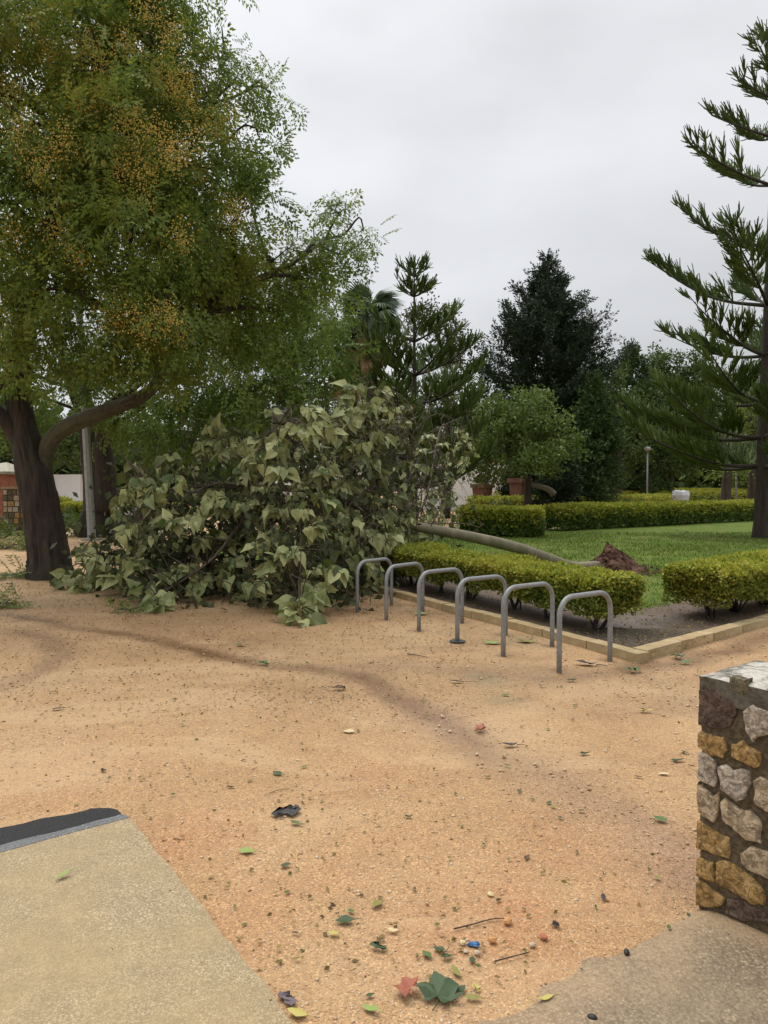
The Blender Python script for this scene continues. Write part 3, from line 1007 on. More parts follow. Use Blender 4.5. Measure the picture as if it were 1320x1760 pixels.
# the courses go on along the wall beyond the frame, and round the far end
kd_ = ['ochre', 'cream', 'white', 'ochre', 'cream', 'brown']
for row in range(6):
    u = .36 + .05 * (row % 2)
    while u < WL - .2:
        L_ = random.uniform(.13, .24); H_ = .11
        c0 = np.array([u + L_ / 2, .06 + row * .135 + .055])
        aa = np.sort(np.random.default_rng(row * 50 + int(u * 100)).uniform(0, 6.28, 8))
        add_stone([c0 + np.array([math.cos(a) * L_ * .47, math.sin(a) * H_ * .47]) * random.uniform(.85, 1.15) for a in np.linspace(0, 6.28, 9)[:-1]], random.choice(kd_), .03, row * 31 + u)
        u += L_ + .03

# ================================================================== BIKE RACKS
FEET = [(614, 1051), (664, 1065), (720, 1081.6), (786, 1103), (865, 1126), (961, 1154)]
BACK = [(681, 1038), (734, 1051), (794, 1069), (865, 1090), (947, 1110), (1047, 1135)]
RW, RH, RC = .74, .665, .17
hp = [(0, 0, -.12), (0, 0, .2), (0, 0, RH - RC)]
for a in np.linspace(0, math.pi / 2, 9)[1:]:
    hp.append((RC - RC * math.cos(a), 0, RH - RC + RC * math.sin(a)))
for a in np.linspace(math.pi / 2, math.pi, 9):
    hp.append((RW - RC - RC * math.cos(a), 0, RH - RC + RC * math.sin(a)))
hp += [(RW, 0, .2), (RW, 0, -.12)]
V, F = tube(hp, .0245, 14)
rack_mesh = Geo().add(V, F).mesh('hoop', STEEL, (0, 0, 0), True)
rlab = ['grey steel hoop bike rack farthest from camera, against the fallen leaves',
        'grey steel hoop bike rack second from the fallen leaves',
        'grey steel hoop bike rack third in row from the fallen leaves',
        'grey steel hoop bike rack with dark round flange at its front foot',
        'grey steel hoop bike rack second nearest, beside the green-stained gravel',
        'nearest grey steel hoop bike rack, next to the kerb corner']
rack0 = thing('bike_rack', (0, 0, 0), rlab[0], 'bike rack', 'bike racks along the kerb')
hoop0 = bpy.data.objects.new('hoop', rack_mesh)
C.objects.link(hoop0); hoop0.parent = rack0
for k, (f, b) in enumerate(zip(FEET, BACK)):
    if k == 0:
        r = rack0
    else:
        r = rack0.copy(); C.objects.link(r)
        h = hoop0.copy(); C.objects.link(h); h.parent = r
    a, bb = G(*f), G(*b)
    r.location = tuple(a)
    r.rotation_euler = (0, 0, math.atan2(bb[1] - a[1], bb[0] - a[0]))
    r['label'] = rlab[k]
    if 'off' in r: del r['off']
    if k == 3:
        fl = Geo().tube([(0, 0, .002), (0, 0, .012), (0, 0, .016)], [.085, .085, .04], 20)
        me = fl.mesh('foot_flange', DARKM)
        o = bpy.data.objects.new('foot_flange', me); C.objects.link(o); o.parent = r

# ================================================================== FOLIAGE TEMPLATES
def pinnate():
    V, F = [], []
    def leaflet(p, d, l, wd):
        d = norm(np.asarray(d, float)); s = norm(np.cross(d, [0, 0, 1.0]))
        b = len(V)
        V.extend([p, p + d * l * .45 + s * wd, p + d * l + np.array([0, 0, -.03]), p + d * l * .45 - s * wd])
        F.append([b, b + 1, b + 2, b + 3])
    rr_ = np.random.default_rng(3)
    for t_ in (.22, .42, .62, .82):
        for sd in (-1, 1):
            base = np.array([0, t_, -.28 * t_ * t_])
            pd = np.array([sd * .8, .6, -.25])
            pl = .34 * (1.1 - .5 * abs(t_ - .45))
            for u_, an_ in ((.35, .6), (.7, -.6), (1.0, 0)):
                p = base + pd * pl * u_
                leaflet(p, pd + np.array([.5 * an_ * sd, -.6 * an_, rr_.uniform(-.4, .2)]), .17, .042)
    for an_ in (-.5, 0, .5):
        leaflet(np.array([0, .95, -.26]), (an_, 1, -.5), .18, .042)
    return np.array(V), [np.array(F)]
PIN = pinnate()

def clump(n, seed, spread=.5, ll=.28, ww=.09, flat=0.0):
    r_ = np.random.default_rng(seed)
    V, F = [], []
    for k in range(n):
        p = r_.normal(size=3) * spread * .5
        d = norm(norm(p) * .7 + r_.normal(size=3) * .6)
        s = norm(np.cross(d, r_.normal(size=3)))
        b = len(V)
        l = ll * r_.uniform(.7, 1.3)
        V.extend([p, p + d * l * .5 + s * ww, p + d * l, p + d * l * .5 - s * ww])
        F.append([b, b + 1, b + 2, b + 3])
    return np.array(V), [np.array(F)]
CL = clump(22, 5)
CLS = clump(14, 6, .5, .36, .13)
NEED = clump(20, 8, .35, .55, .035)

def sprig():
    """Flat scaly conifer sprig pointing along y."""
    r_ = np.random.default_rng(11)
    V, F = [], []
    for k in range(10):
        t_ = k / 9
        p = np.array([0, t_ * .8, .1 * t_ * t_]) + r_.normal(size=3) * .05
        d = norm(np.array([(-1) ** k * .7 * (1 - t_ * .7), .7, r_.uniform(-.2, .5)]))
        s = norm(np.cross(d, r_.normal(size=3)))
        b = len(V); l = .42 * (1.1 - .4 * t_)
        V.extend([p, p + d * l * .5 + s * .065, p + d * l, p + d * l * .5 - s * .065])
        F.append([b, b + 1, b + 2, b + 3])
    return np.array(V), [np.array(F)]
SPRIG = sprig()
OCTA = (np.array([(1, 0, 0), (0, 1, 0), (-1, 0, 0), (0, -1, 0), (0, 0, 1), (0, 0, -1)], float),
        [np.array([[0, 1, 4], [1, 2, 4], [2, 3, 4], [3, 0, 4], [1, 0, 5], [2, 1, 5], [3, 2, 5], [0, 3, 5]])])

def pxlobe(px, py, Y, rx, ry, rd=None):
    c_ = P(px, py, Y)
    s = Y / FPX
    return c_, np.array([rx * s, (rd if rd else (rx + ry) / 2 * s), ry * s])

def limb(a, b, rng, sag=.12, n=10):
    a, b = np.asarray(a, float), np.asarray(b, float)
    L_ = np.linalg.norm(b - a)
    m1 = a + (b - a) * .35 + rng.normal(size=3) * L_ * .07 + [0, 0, L_ * sag]
    m2 = a + (b - a) * .7 + rng.normal(size=3) * L_ * .07 + [0, 0, L_ * sag * .8]
    return spline([a, m1, m2, b], n)

def crown(root, hubs, lobes, leafmat, barkmat, tmpl, per_lobe, sprays, size, seed, droop=.5, shell=.6, upbias=0, jit=.18, roll=.5, limb_r=.09, twig_r=.012, clump_noise=None, twigs=True, fill=1.0):
    """Limbs from the hubs to each lobe, twigs to points in the lobe, and leaf sprays on the twigs."""
    rng = np.random.default_rng(seed)
    hubs = np.asarray(hubs, float)
    gl_, pos, dirs = Geo(), [], []
    for c_, r_ in lobes:
        vol = (r_[0] * r_[1] * r_[2]) ** (2 / 3)
        dd = np.linalg.norm(hubs - c_, axis=1) + 2.0 * np.maximum(0, hubs[:, 2] - c_[2] + .3)
        h = hubs[np.argmin(dd)]
        lb = limb(h, c_, rng)
        L_ = np.linalg.norm(c_ - h)
        gl_.tube(lb, np.linspace(limb_r * (.5 + .12 * L_), limb_r * .25, len(lb)), 6, cap=False)
        k = max(4, int(per_lobe * vol * fill))
        d = rdir(k, rng)
        rr_ = shell + (1 - shell) * rng.random(k) ** .5
        rr_ *= 1 + .22 * rng.normal(size=k) * .6
        pt = c_ + d * r_ * rr_[:, None]
        for q_ in (pt if twigs else []):
            s0 = lb[min(len(lb) - 1, int(np.argmin(np.linalg.norm(lb - q_, axis=1)) ))]
            if rng.random() < .55:
                tw = np.array([s0, (s0 + q_) / 2 + rng.normal(size=3) * .1, q_])
                gl_.tube(tw, [twig_r * 1.6, twig_r, twig_r * .5], 3, cap=False)
        n_ = rng.poisson(sprays, k) + 1
        idx = np.repeat(np.arange(k), n_)
        m_ = len(idx)
        pos.append(pt[idx] + rng.normal(size=(m_, 3)) * jit)
        dirs.append(norm(d[idx] * .8 + rng.normal(size=(m_, 3)) * .6 + np.array([0, 0, upbias - droop * .6])))
    pos, dirs = np.concatenate(pos), np.concatenate(dirs)
    sz = size * rng.uniform(.7, 1.3, len(pos))
    V, F = inst(tmpl[0], tmpl[1], pos, frames(dirs, rng.normal(size=len(pos)) * roll), sz)
    part('limbs', gl_, barkmat, root, True, 'stuff')
    part('foliage', Geo().add(V, F), leafmat, root, False, 'stuff')
    return pos

def berries(root, spots, rng, n=45, r=.013, spread=.22):
    g = Geo()
    P_ = []
    for s in spots:
        k = rng.integers(int(n * .6), int(n * 1.3))
        d = rng.normal(size=(k, 3)) * spread * [.42, .42, .5]
        P_.append(np.asarray(s) + d)
    P_ = np.concatenate(P_)
    V, F = inst(OCTA[0], OCTA[1], P_, frames(rdir(len(P_), rng)), r * rng.uniform(.8, 1.25, len(P_)))
    part('fruit_clusters', g.add(V, F), BERRY, root, False, 'stuff')

# ================================================================== CHINABERRY TREE (left, near)
rngA = np.random.default_rng(21)
bA = G(88, 993)
YA = bA[1]
treeA = thing('chinaberry_tree', (bA[0], bA[1], 0), 'large leaning chinaberry tree with yellow fruit clusters, nearest on the left', 'tree')
tp = [P(90, 1003, YA), P(83, 950, YA), P(71, 880, YA), P(56, 800, YA), P(36, 715, YA), P(30, 640, YA), P(45, 560, YA - .1), P(70, 460, YA - .2), P(90, 380, YA - .3), P(120, 280, YA - .4)]
s_ = YA / FPX
tw_ = np.array([38, 32, 29, 27, 20, 16.5, 15, 13, 11, 8]) * s_
sp = spline(tp, 130)
rr_ = np.interp(np.linspace(0, 9, 130), np.arange(10), tw_)
trg = Geo().tube(sp, rr_, 64, ridge=.16, seed=4, furrow=.19)
sp = sp[::3]
part('trunk', trg, BARK_DARK, treeA, True)
bp = [P(62, 900, YA + .08), P(72, 815, YA + .02), P(84, 765, YA - .05), P(102, 742, YA - .12), P(132, 725, YA - .25), P(185, 705, YA - .4), P(235, 686, YA - .6), P(268, 660, YA - .6), P(285, 620, YA - .6), P(320, 570, YA - .4), P(370, 520, YA), P(440, 480, YA + .4), P(500, 455, YA + .7), P(560, 410, YA + .9)]
bsp = spline(bp, 130)
br = np.interp(np.linspace(0, 13, 130), np.arange(14), np.array([9, 13, 13.5, 13, 12, 11, 10, 8.5, 7, 6, 5, 4, 3.2, 2.2]) * s_)
part('branch', Geo().tube(bsp, br, 44, ridge=.20, seed=9, furrow=.24), BARK_LIMB, treeA, True, label='thick mossy limb arching right in front of the grey pole')
bl = spline([P(40, 770, YA), P(20, 735, YA - .1), P(-10, 700, YA - .2), P(-60, 640, YA - .3), P(-110, 540, YA - .4)], 20)
part('branch', Geo().tube(bl, np.linspace(16, 7, 20) * s_, 16, ridge=.12, seed=12), BARK_DARK, treeA, True)
bu = spline([P(75, 440, YA - .2), P(105, 360, YA - .5), P(150, 300, YA - .6), P(230, 220, YA - .4), P(260, 80, YA - .2)], 20)
part('branch', Geo().tube(bu, np.linspace(10, 3, 20) * s_, 12, ridge=.1, seed=15), BARK_DARK, treeA, True)
bsp = bsp[::3]
hubsA = np.vstack([sp[24:], bsp[22:], bl[10:], bu[4:]])
LA = [(60, 40, 12.5, 120, 100), (180, 120, 12.5, 110, 110), (265, 90, 13.3, 80, 95), (335, 150, 13.6, 75, 75), (60, 210, 12, 110, 100), (190, 270, 12, 115, 95),
      (320, 280, 13, 105, 90), (90, 370, 11.8, 110, 80), (230, 400, 11.8, 100, 80), (370, 390, 13.2, 95, 85), (50, 500, 11.7, 100, 70), (170, 530, 11.7, 95, 75),
      (270, 520, 12, 80, 75), (390, 500, 13.6, 85, 80), (460, 440, 14.4, 75, 60), (540, 420, 14.9, 75, 50), (470, 540, 14.6, 80, 60), (540, 490, 15, 55, 45),
      (40, 600, 12.2, 80, 40), (240, 590, 12.2, 60, 40), (350, 590, 13.8, 70, 50), (-80, 120, 12.3, 110, 120), (-90, 330, 12, 100, 120), (-100, 520, 12.2, 90, 90),
      (110, -90, 13, 130, 80), (260, -60, 13.4, 110, 50), (140, 200, 15.8, 150, 120), (250, 330, 16, 140, 110), (120, 430, 15.8, 140, 80), (330, 450, 16, 110, 90), (200, 60, 15.8, 130, 90)]
pA = crown(treeA, hubsA, [pxlobe(*l) for l in LA], MELIA, BARK_DARK, PIN, 25, 9, .47, 31, droop=.75, shell=.35, jit=.16, roll=.5, limb_r=.085)
# airy tips against the sky
tips = [(430, 150, 14, 45, 40), (465, 160, 14.2, 32, 30), (440, 220, 14.2, 45, 40), (450, 265, 14.3, 40, 30), (385, 90, 13.8, 35, 35), (300, 20, 13.5, 40, 30), (590, 360, 15.2, 40, 25), (625, 395, 15.2, 22, 25), (600, 430, 15.2, 40, 35), (420, 320, 14, 45, 40)]
LT = [pxlobe(*l) for l in tips]
hubsT = np.vstack([hubsA, [P(360, 180, 13.8), P(380, 260, 14), P(520, 440, 15), P(560, 410, 15.1)]])
part_t = crown(treeA, hubsT, LT, MELIA, BARK_DARK, PIN, 44, 4, .36, 33, droop=.5, shell=.2, jit=.12, limb_r=.05)
fr = [(15, 70), (20, 150), (40, 215), (75, 95), (140, 80), (170, 170), (245, 15), (285, 60), (300, 45), (215, 75), (170, 110), (265, 220), (300, 150), (320, 140), (290, 250), (300, 265), (390, 205), (360, 210), (230, 250), (350, 300), (405, 350), (400, 380), (215, 290), (110, 240), (85, 270), (20, 240), (5, 180), (240, 350), (190, 545), (210, 530), (275, 540), (295, 555), (250, 575), (305, 405), (330, 240), (70, 300), (20, 400), (140, 440), (90, 400), (250, 300), (130, 170), (60, 20), (320, 180), (270, 120), (345, 120), (210, 210)]
spots = []
for (x, y) in fr:
    yy = 11.2 if y > 200 else 11.9
    if x > 340: yy += 1.2
    spots.append(P(x, y, yy))
    spots.append(P(x + rngA.uniform(-18, 18), y + rngA.uniform(-15, 18), yy + rngA.uniform(-.2, .3)))
berries(treeA, spots, rngA, 95, .0115, .27)

# second chinaberry, behind the grey pole
bB = np.array([P(168, 915, 26)[0], 26.0, 0])
treeB = thing('chinaberry_tree', bB, 'two-stemmed dark chinaberry tree standing behind the grey pole', 'tree')
tb = spline([bB + [0, 0, -.2], P(172, 860, 26), P(160, 780, 26), P(150, 720, 26), P(120, 640, 26), P(90, 560, 26)], 30)
part('trunk', Geo().tube(tb, np.interp(np.linspace(0, 5, 30), range(6), [.72, .56, .42, .34, .26, .14]), 24, ridge=.14, seed=20), BARK_DARK, treeB, True)
tb2 = spline([P(178, 880, 25.8), P(182, 820, 25.7), P(178, 750, 25.6), P(200, 690, 25.4), P(260, 640, 25)], 24)
part('branch', Geo().tube(tb2, np.interp(np.linspace(0, 4, 24), range(5), [.42, .36, .28, .22, .12]), 18, ridge=.12, seed=23), BARK_DARK, treeB, True)
LB = [(330, 640, 22, 95, 75), (450, 630, 22, 100, 75), (520, 590, 22, 75, 75), (240, 700, 23.5, 90, 55), (380, 710, 22.5, 85, 50), (480, 690, 21.5, 80, 55), (95, 640, 24.5, 80, 45), (10, 690, 25, 80, 60),
      (210, 610, 24, 80, 55), (530, 540, 22.5, 50, 60), (420, 560, 22, 90, 70), (300, 560, 22.5, 90, 60), (530, 680, 22, 40, 35), (290, 760, 24, 60, 35), (-60, 640, 25, 80, 80), (420, 750, 22, 50, 25)]
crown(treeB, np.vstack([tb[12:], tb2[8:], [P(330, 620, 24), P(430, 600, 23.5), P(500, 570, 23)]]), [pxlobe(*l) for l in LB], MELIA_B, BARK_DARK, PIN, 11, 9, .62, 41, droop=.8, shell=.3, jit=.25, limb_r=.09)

# ================================================================== FALLEN TREE
rngF = np.random.default_rng(55)
rb_ = G(1050, 986)
fallen = thing('fallen_tree', (rb_[0], rb_[1], 0), 'uprooted fallen tree with large pale green leaves lying across the kerb and gravel', 'tree')
tr = spline([rb_ + [-.05, -.1, .18], P(990, 976, 14.4), P(945, 962, 14.2), P(890, 942, 14.0), P(830, 927, 13.8), P(765, 914, 13.6), P(710, 903, 13.4), P(640, 880, 13.1), P(560, 850, 12.8), P(480, 840, 12.6), P(400, 840, 12.6)], 56)
part('trunk', Geo().tube(tr, np.interp(np.linspace(0, 1, 56), [0, .6, 1], [.125, .085, .03]), 20, ridge=.05, seed=3), BARK_SMOOTH, fallen, True)
# torn root plate with red soil
g = Geo()
nn_, mm_ = 36, 14
V = []
for k in range(mm_):
    f = k / (mm_ - 1)
    for j in range(nn_):
        a = j / nn_ * 6.2832
        r_ = .55 * (1 - f) ** 1.35 + .05 * (1 - f)
        V.append([rb_[0] + math.cos(a) * r_ * 1.15, rb_[1] + math.sin(a) * r_, .02 + .62 * f])
V = np.array(V)
V += .17 * np.c_[fbm(V * 5, 1), fbm(V * 5, 2), .7 * fbm(V * 5, 3)] + .06 * np.c_[fbm(V * 22, 4), fbm(V * 22, 5), fbm(V * 22, 6)]
k_ = (np.arange(mm_ - 1)[:, None] * nn_); j_ = np.arange(nn_)[None]
g.add(V, np.stack([k_ + j_, k_ + (j_ + 1) % nn_, k_ + nn_ + (j_ + 1) % nn_, k_ + nn_ + j_], -1).reshape(-1, 4))
part('root_ball', g, SOIL, fallen, False)
g = Geo()
for k in range(18):
    a = rngF.uniform(0, 6.28)
    st = rb_ + [math.cos(a) * .2, math.sin(a) * .2, rngF.uniform(.1, .4)]
    en = st + [math.cos(a) * rngF.uniform(.1, .3), math.sin(a) * rngF.uniform(.1, .3), rngF.uniform(-.3, .05)]
    en[2] = max(.02, en[2])
    g.tube(spline([st, (st + en) / 2 + rngF.normal(size=3) * .05, en], 6), np.linspace(.022, .005, 6), 5)
g.tube(spline([rb_ + [-.05, 0, .35], rb_ + [-.03, 0, .48], rb_ + [.0, 0, .55]], 8), [.07, .06, .055, .05, .05, .055, .05, .02], 8, ridge=.5, seed=5)
for k in range(170):
    a = rngF.uniform(0, 6.28); r_ = abs(rngF.normal()) * .5 + .25
    c0 = rb_ + [math.cos(a) * r_ * 1.3, math.sin(a) * r_, .07]
    V, F = inst(OCTA[0], OCTA[1], np.array([c0]), frames(rdir(1, rngF)), np.array([rngF.uniform(.02, .06)]))
    g.add(V, F)
part('broken_roots', g, SOIL, fallen, False, 'stuff')

# crown: silhouette of the heap and its depth
SIL = [(118, 990), (150, 945), (215, 915), (205, 880), (225, 835), (235, 805), (290, 795), (345, 765), (372, 742), (425, 765), (470, 715), (545, 705), (595, 690), (610, 672), (660, 672), (705, 705), (735, 745), (790, 735), (812, 780), (778, 850), (790, 890), (745, 945), (690, 990), (640, 1020), (600, 1035), (566, 1060), (540, 1078), (480, 1070), (462, 1040), (400, 1030), (330, 1035), (290, 1056), (235, 1050), (200, 1025), (130, 1022)]
def bottom(px):
    return np.interp(px, [110, 200, 270, 400, 480, 530, 600, 700, 820], [1020, 1030, 1056, 1040, 1072, 1078, 1045, 1010, 960])
def surfY(px, py):
    yb = bottom(px)
    g0 = G(px, yb)[1]
    up = max(0, yb - py)
    return g0 + .25 + 1.9 * (up / 390) ** 1.2 + .25 * math.sin(px * .021) + .2 * math.sin(py * .03 + px * .013)

SILA = np.array(SIL)
cl = []
# placed rosettes (those the photograph shows clearly)
hand = [(515, 1045, 1.25), (545, 1010, 1.0), (270, 1030, 1.1), (250, 1005, .95), (600, 880, 1.2), (605, 930, 1.1), (370, 850, 1.0), (380, 870, .9), (625, 700, 1.05), (600, 715, .8), (660, 745, .9), (605, 760, 1.0), (690, 720, .8),
        (380, 770, .9), (360, 760, .8), (250, 825, 1.0), (265, 840, .9), (240, 845, .8), (300, 820, .8), (420, 860, .9), (470, 870, .9), (450, 920, 1.0), (500, 940, 1.0), (400, 920, 1.0), (350, 920, 1.0), (330, 880, .9), (290, 890, .9), (210, 980, 1.0),
        (160, 955, .9), (180, 990, 1.0), (140, 1000, .8), (230, 960, .9), (300, 980, 1.0), (340, 1000, .9), (390, 975, 1.0), (440, 1000, .9), (570, 970, 1.0), (640, 960, .9), (680, 960, .9), (520, 870, .9), (480, 800, .9), (530, 740, .9), (560, 800, .9),
        (500, 730, .85), (440, 785, .85), (420, 800, .8), (650, 810, 1.0), (690, 800, .9), (640, 850, .8), (560, 850, .9), (590, 830, .8), (700, 880, .8), (670, 920, .9), (730, 940, .8), (480, 760, .9), (550, 720, .8), (720, 770, .7), (790, 760, .6), (800, 790, .5), (470, 960, .9), (540, 900, .9), (620, 780, .9)]
for (x, y, s) in hand:
    cl.append((x, y, s, rngF.uniform(-.1, .15), 1))
hand2 = [(650, 885, .8), (680, 908, .8), (702, 890, .75), (722, 922, .7), (665, 932, .85), (692, 952, .8), (640, 912, .9), (712, 862, .7), (742, 908, .6), (700, 830, .7), (675, 850, .8), (640, 1000, .8), (740, 880, .6), (760, 890, .5), (760, 760, .6), (800, 748, .55), (722, 800, .7), (742, 850, .65), (772, 820, .6), (732, 890, .65), (782, 868, .5), (700, 845, .75), (705, 925, .7), (662, 880, .8), (795, 800, .55), (690, 760, .75), (735, 745, .6), (640, 690, 1.0), (590, 700, .95), (570, 740, .9), (640, 735, 1.0), (670, 700, .8), (610, 820, .9), (640, 790, .9)]
for q_ in range(0, len(SIL)):
    x, y = SIL[q_]
    if y < 1000: hand2.append((x + rngF.uniform(-10, 10), y - rngF.uniform(-6, 16), rngF.uniform(.55, .95)))
for (x, y, s) in hand2:
    cl.append((x, y, s, rngF.uniform(-.1, .25), 1))
lo, hi = SILA.min(0), SILA.max(0)
cnt = 0
while cnt < 215:
    x, y = rngF.uniform(lo[0], hi[0]), rngF.uniform(lo[1], hi[1])
    if not poly_in(np.array([[x, y]]), SILA)[0]: continue
    if x > 660 and rngF.random() < .72: continue
    cl.append((x, y, rngF.uniform(.6, .95), abs(rngF.normal()) * .9 + .42, 0))
    cnt += 1

def big_leaf(curl, fold, seed, twist=0.0):
    """Heart-shaped blade along y, about 1 long, folded on the midrib and drooping at the tip."""
    prof = [(-.04, .18), (.09, .31), (.27, .37), (.52, .30), (.77, .15)]
    V = [(0, 0.03, 0)]
    for y, x in prof:
        V += [(-x, y, 0), (0, max(y, .06), 0), (x, y, 0)]
    V.append((0, 1.04, 0))
    V = np.array(V, float)
    r_ = np.random.default_rng(seed)
    tw_ = V[:, 1] * twist
    V[:, 0], V[:, 2] = V[:, 0] * np.cos(tw_), V[:, 2] + V[:, 0] * np.sin(tw_)
    V[:, 2] += fold * np.abs(V[:, 0]) - curl * V[:, 1] ** 2 + .035 * r_.normal(size=len(V)) * (np.abs(V[:, 0]) > .05)
    q, t3 = [], []
    for k in range(len(prof) - 1):
        a = 1 + 3 * k
        q += [[a, a + 1, a + 4, a + 3], [a + 1, a + 2, a + 5, a + 4]]
    a = 1 + 3 * (len(prof) - 1)
    t3 += [[a, a + 1, len(V) - 1], [a + 1, a + 2, len(V) - 1], [0, 2, 1], [0, 3, 2]]
    # petiole
    b = len(V)
    V = np.vstack([V, [(-.012, .04, 0), (.012, .04, 0), (.0, -.38, .06)]])
    t3.append([b, b + 1, b + 2])
    return V, [np.array(q), np.array(t3)]
LEAFT = [big_leaf(.25, .28, 1, .3), big_leaf(.10, .55, 2, -.5), big_leaf(.5, .22, 3, .6), big_leaf(.25, -.25, 4, -.3), big_leaf(.65, .4, 5, .2), big_leaf(-.15, .35, 6, -.7)]

forks = tr[34:]
limbs_f, leaves, twg, seedp = [], [], Geo(), []
ends = [(625, 690), (480, 730), (370, 760), (245, 830), (150, 970), (270, 1030), (515, 1040), (600, 900), (400, 880), (790, 755), (690, 720), (430, 960)]
for k, (x, y) in enumerate(ends):
    e = P(x, y, surfY(x, y) + .6)
    e[2] = max(.12, e[2])
    fd = np.linalg.norm(forks - e, axis=1)
    fk = forks[max(0, int(np.argmin(fd)) - 5)]
    lb = limb(fk, e, rngF, .03, 18)
    lb[:, 2] = np.maximum(lb[:, 2], .06)
    limbs_f.append(lb)
    part('branch', Geo().tube(lb, np.linspace(.042 if k < 9 else .03, .010, 18), 9, ridge=.06, seed=k), TWIG, fallen, True)
alll = np.vstack(limbs_f)
dark_pos, dark_dir = [], []
for (x, y, s, dep, front) in cl:
    c0 = P(x, y, surfY(x, y) + dep)
    c0[2] = max(.14, c0[2])
    a0 = alll[np.argmin(np.linalg.norm(alll - c0, axis=1) + .4 * np.abs(alll[:, 1] - c0[1] - .4))]
    outd = norm(c0 - a0 + np.array([0, -.25, .05]))
    mid = (a0 + c0) / 2 + rngF.normal(size=3) * .12 + [0, 0, .08]
    twg.tube(spline([a0, mid, c0], 6), np.linspace(.013, .006, 6), 4, cap=False)
    # a shoot: leaves in two ranks along its arching tip, blades hanging over one another like shingles
    ax = norm(outd * .7 + np.array([rngF.normal() * .5, -.35, rngF.uniform(-.55, .05)]))
    sdv = norm(np.cross(ax, [0, 0, 1.0]))
    SL = .42 * s
    k = int((15 if front else 8) * s + rngF.integers(0, 4))
    for j in range(k):
        f = (j + .5) / k
        sd = 1 if j % 2 else -1
        pos = c0 + ax * SL * (f - .65) + np.array([0, 0, -.30 * SL * f * f]) + sdv * sd * rngF.uniform(.02, .10) * s
        d = norm(ax * (.25 + .5 * f) + sdv * sd * rngF.uniform(.15, .75) * (1.1 - .6 * f) + np.array([0, 0, -1.0]) * rngF.uniform(.25, 1.1) + rngF.normal(size=3) * .36)
        pos[2] = max(.07, pos[2])
        if pos[2] < .24 and d[2] < -.2:
            d[2] *= .25; d = norm(d)
        upv = ax * .6 + np.array([0, -.40, .75]) + rngF.normal(size=3) * .6
        if rngF.random() < .10: upv = -upv
        sz = rngF.uniform(.12, .255) * (.55 + .48 * s) if front else rngF.uniform(.09, .17)
        if x > 680: sz *= .82
        leaves.append((pos, d, upv, sz, front - dep * .5 + rngF.uniform(0, .25) + sz * 2))
    if rngF.random() < (.55 if not front else .35):
        seedp.append(c0 + outd * .05 + [0, 0, -.05])
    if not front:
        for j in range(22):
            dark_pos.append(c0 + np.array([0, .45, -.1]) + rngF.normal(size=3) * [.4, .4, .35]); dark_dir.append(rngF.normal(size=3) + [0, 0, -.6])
order = sorted(range(len(leaves)), key=lambda k: -leaves[k][4])
LMESH = [Geo().add(*t_).mesh('leaf', BIGLEAF_OBJ, (0, 0, 0), False) for t_ in LEAFT]
def leaf_M(d, upv):
    return frames(np.array([d]), None, upv)[0]
for k in order[:300]:
    pos, d, upv, sz, _ = leaves[k]
    o = bpy.data.objects.new('leaf', LMESH[k % 6])
    C.objects.link(o)
    o.parent = fallen
    Mx = Matrix([list(r_) for r_ in leaf_M(d, upv)]).to_4x4()
    o.matrix_local = Matrix.Translation(pos - off_of(fallen)) @ Mx @ Matrix.Scale(sz, 4)
g = Geo()
for v in range(6):
    ks = [k for k in order[300:] if k % 6 == v]
    pos = np.array([leaves[k][0] for k in ks]); Mx = np.array([leaf_M(leaves[k][1], leaves[k][2]) for k in ks]); sz = np.array([leaves[k][3] for k in ks])
    g.add(*inst(LEAFT[v][0], LEAFT[v][1], pos, Mx, sz))
part('foliage', g, BIGLEAF, fallen, False, 'stuff')
OVAL_ = (np.array([(0, 0, 0), (.34, .45, .06), (0, 1, 0), (-.34, .45, .06)], float), [np.array([[0, 1, 2, 3]])])
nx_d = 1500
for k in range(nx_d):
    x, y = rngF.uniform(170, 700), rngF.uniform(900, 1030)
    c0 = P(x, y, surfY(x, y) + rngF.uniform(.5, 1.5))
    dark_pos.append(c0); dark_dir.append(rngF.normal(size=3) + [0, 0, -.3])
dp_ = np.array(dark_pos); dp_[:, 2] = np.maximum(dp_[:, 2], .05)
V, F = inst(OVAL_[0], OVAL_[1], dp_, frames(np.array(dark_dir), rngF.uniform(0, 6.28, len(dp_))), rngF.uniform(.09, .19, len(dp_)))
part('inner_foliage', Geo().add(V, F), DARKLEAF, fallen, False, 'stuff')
# thin arching twigs, many bare, on the right-hand side
for k in range(130):
    x, y = rngF.uniform(560, 800), rngF.uniform(700, 960)
    a0 = alll[rngF.integers(len(alll))] if k % 3 else forks[rngF.integers(0, 8)]
    b0 = P(x, y, surfY(min(x, 780), y) + rngF.uniform(-.1, .8)); b0[2] = max(.1, b0[2])
    if np.linalg.norm(b0 - a0) > 1.8: a0 = b0 + norm(a0 - b0) * 1.5
    m0 = (a0 + b0) / 2 + rngF.normal(size=3) * .22 + [0, 0, .15]
    twg.tube(spline([a0, m0, b0, b0 + norm(b0 - m0) * .18 + [0, 0, -.14]], 9), np.linspace(.008, .003, 9), 4, cap=False)
for pts_ in ([(690, 770), (676, 690), (650, 668), (632, 672)], [(715, 730), (700, 690), (672, 672), (655, 690)], [(700, 900), (735, 800), (700, 740), (680, 715)], [(740, 905), (770, 850), (812, 770), (800, 700)], [(735, 900), (800, 900), (826, 905), (815, 870)], [(715, 905), (725, 850), (712, 800), (718, 745)]):
    twg.tube(spline([P(x, y, 11.3) for x, y in pts_], 16), np.linspace(.010, .004, 16), 5, cap=False)
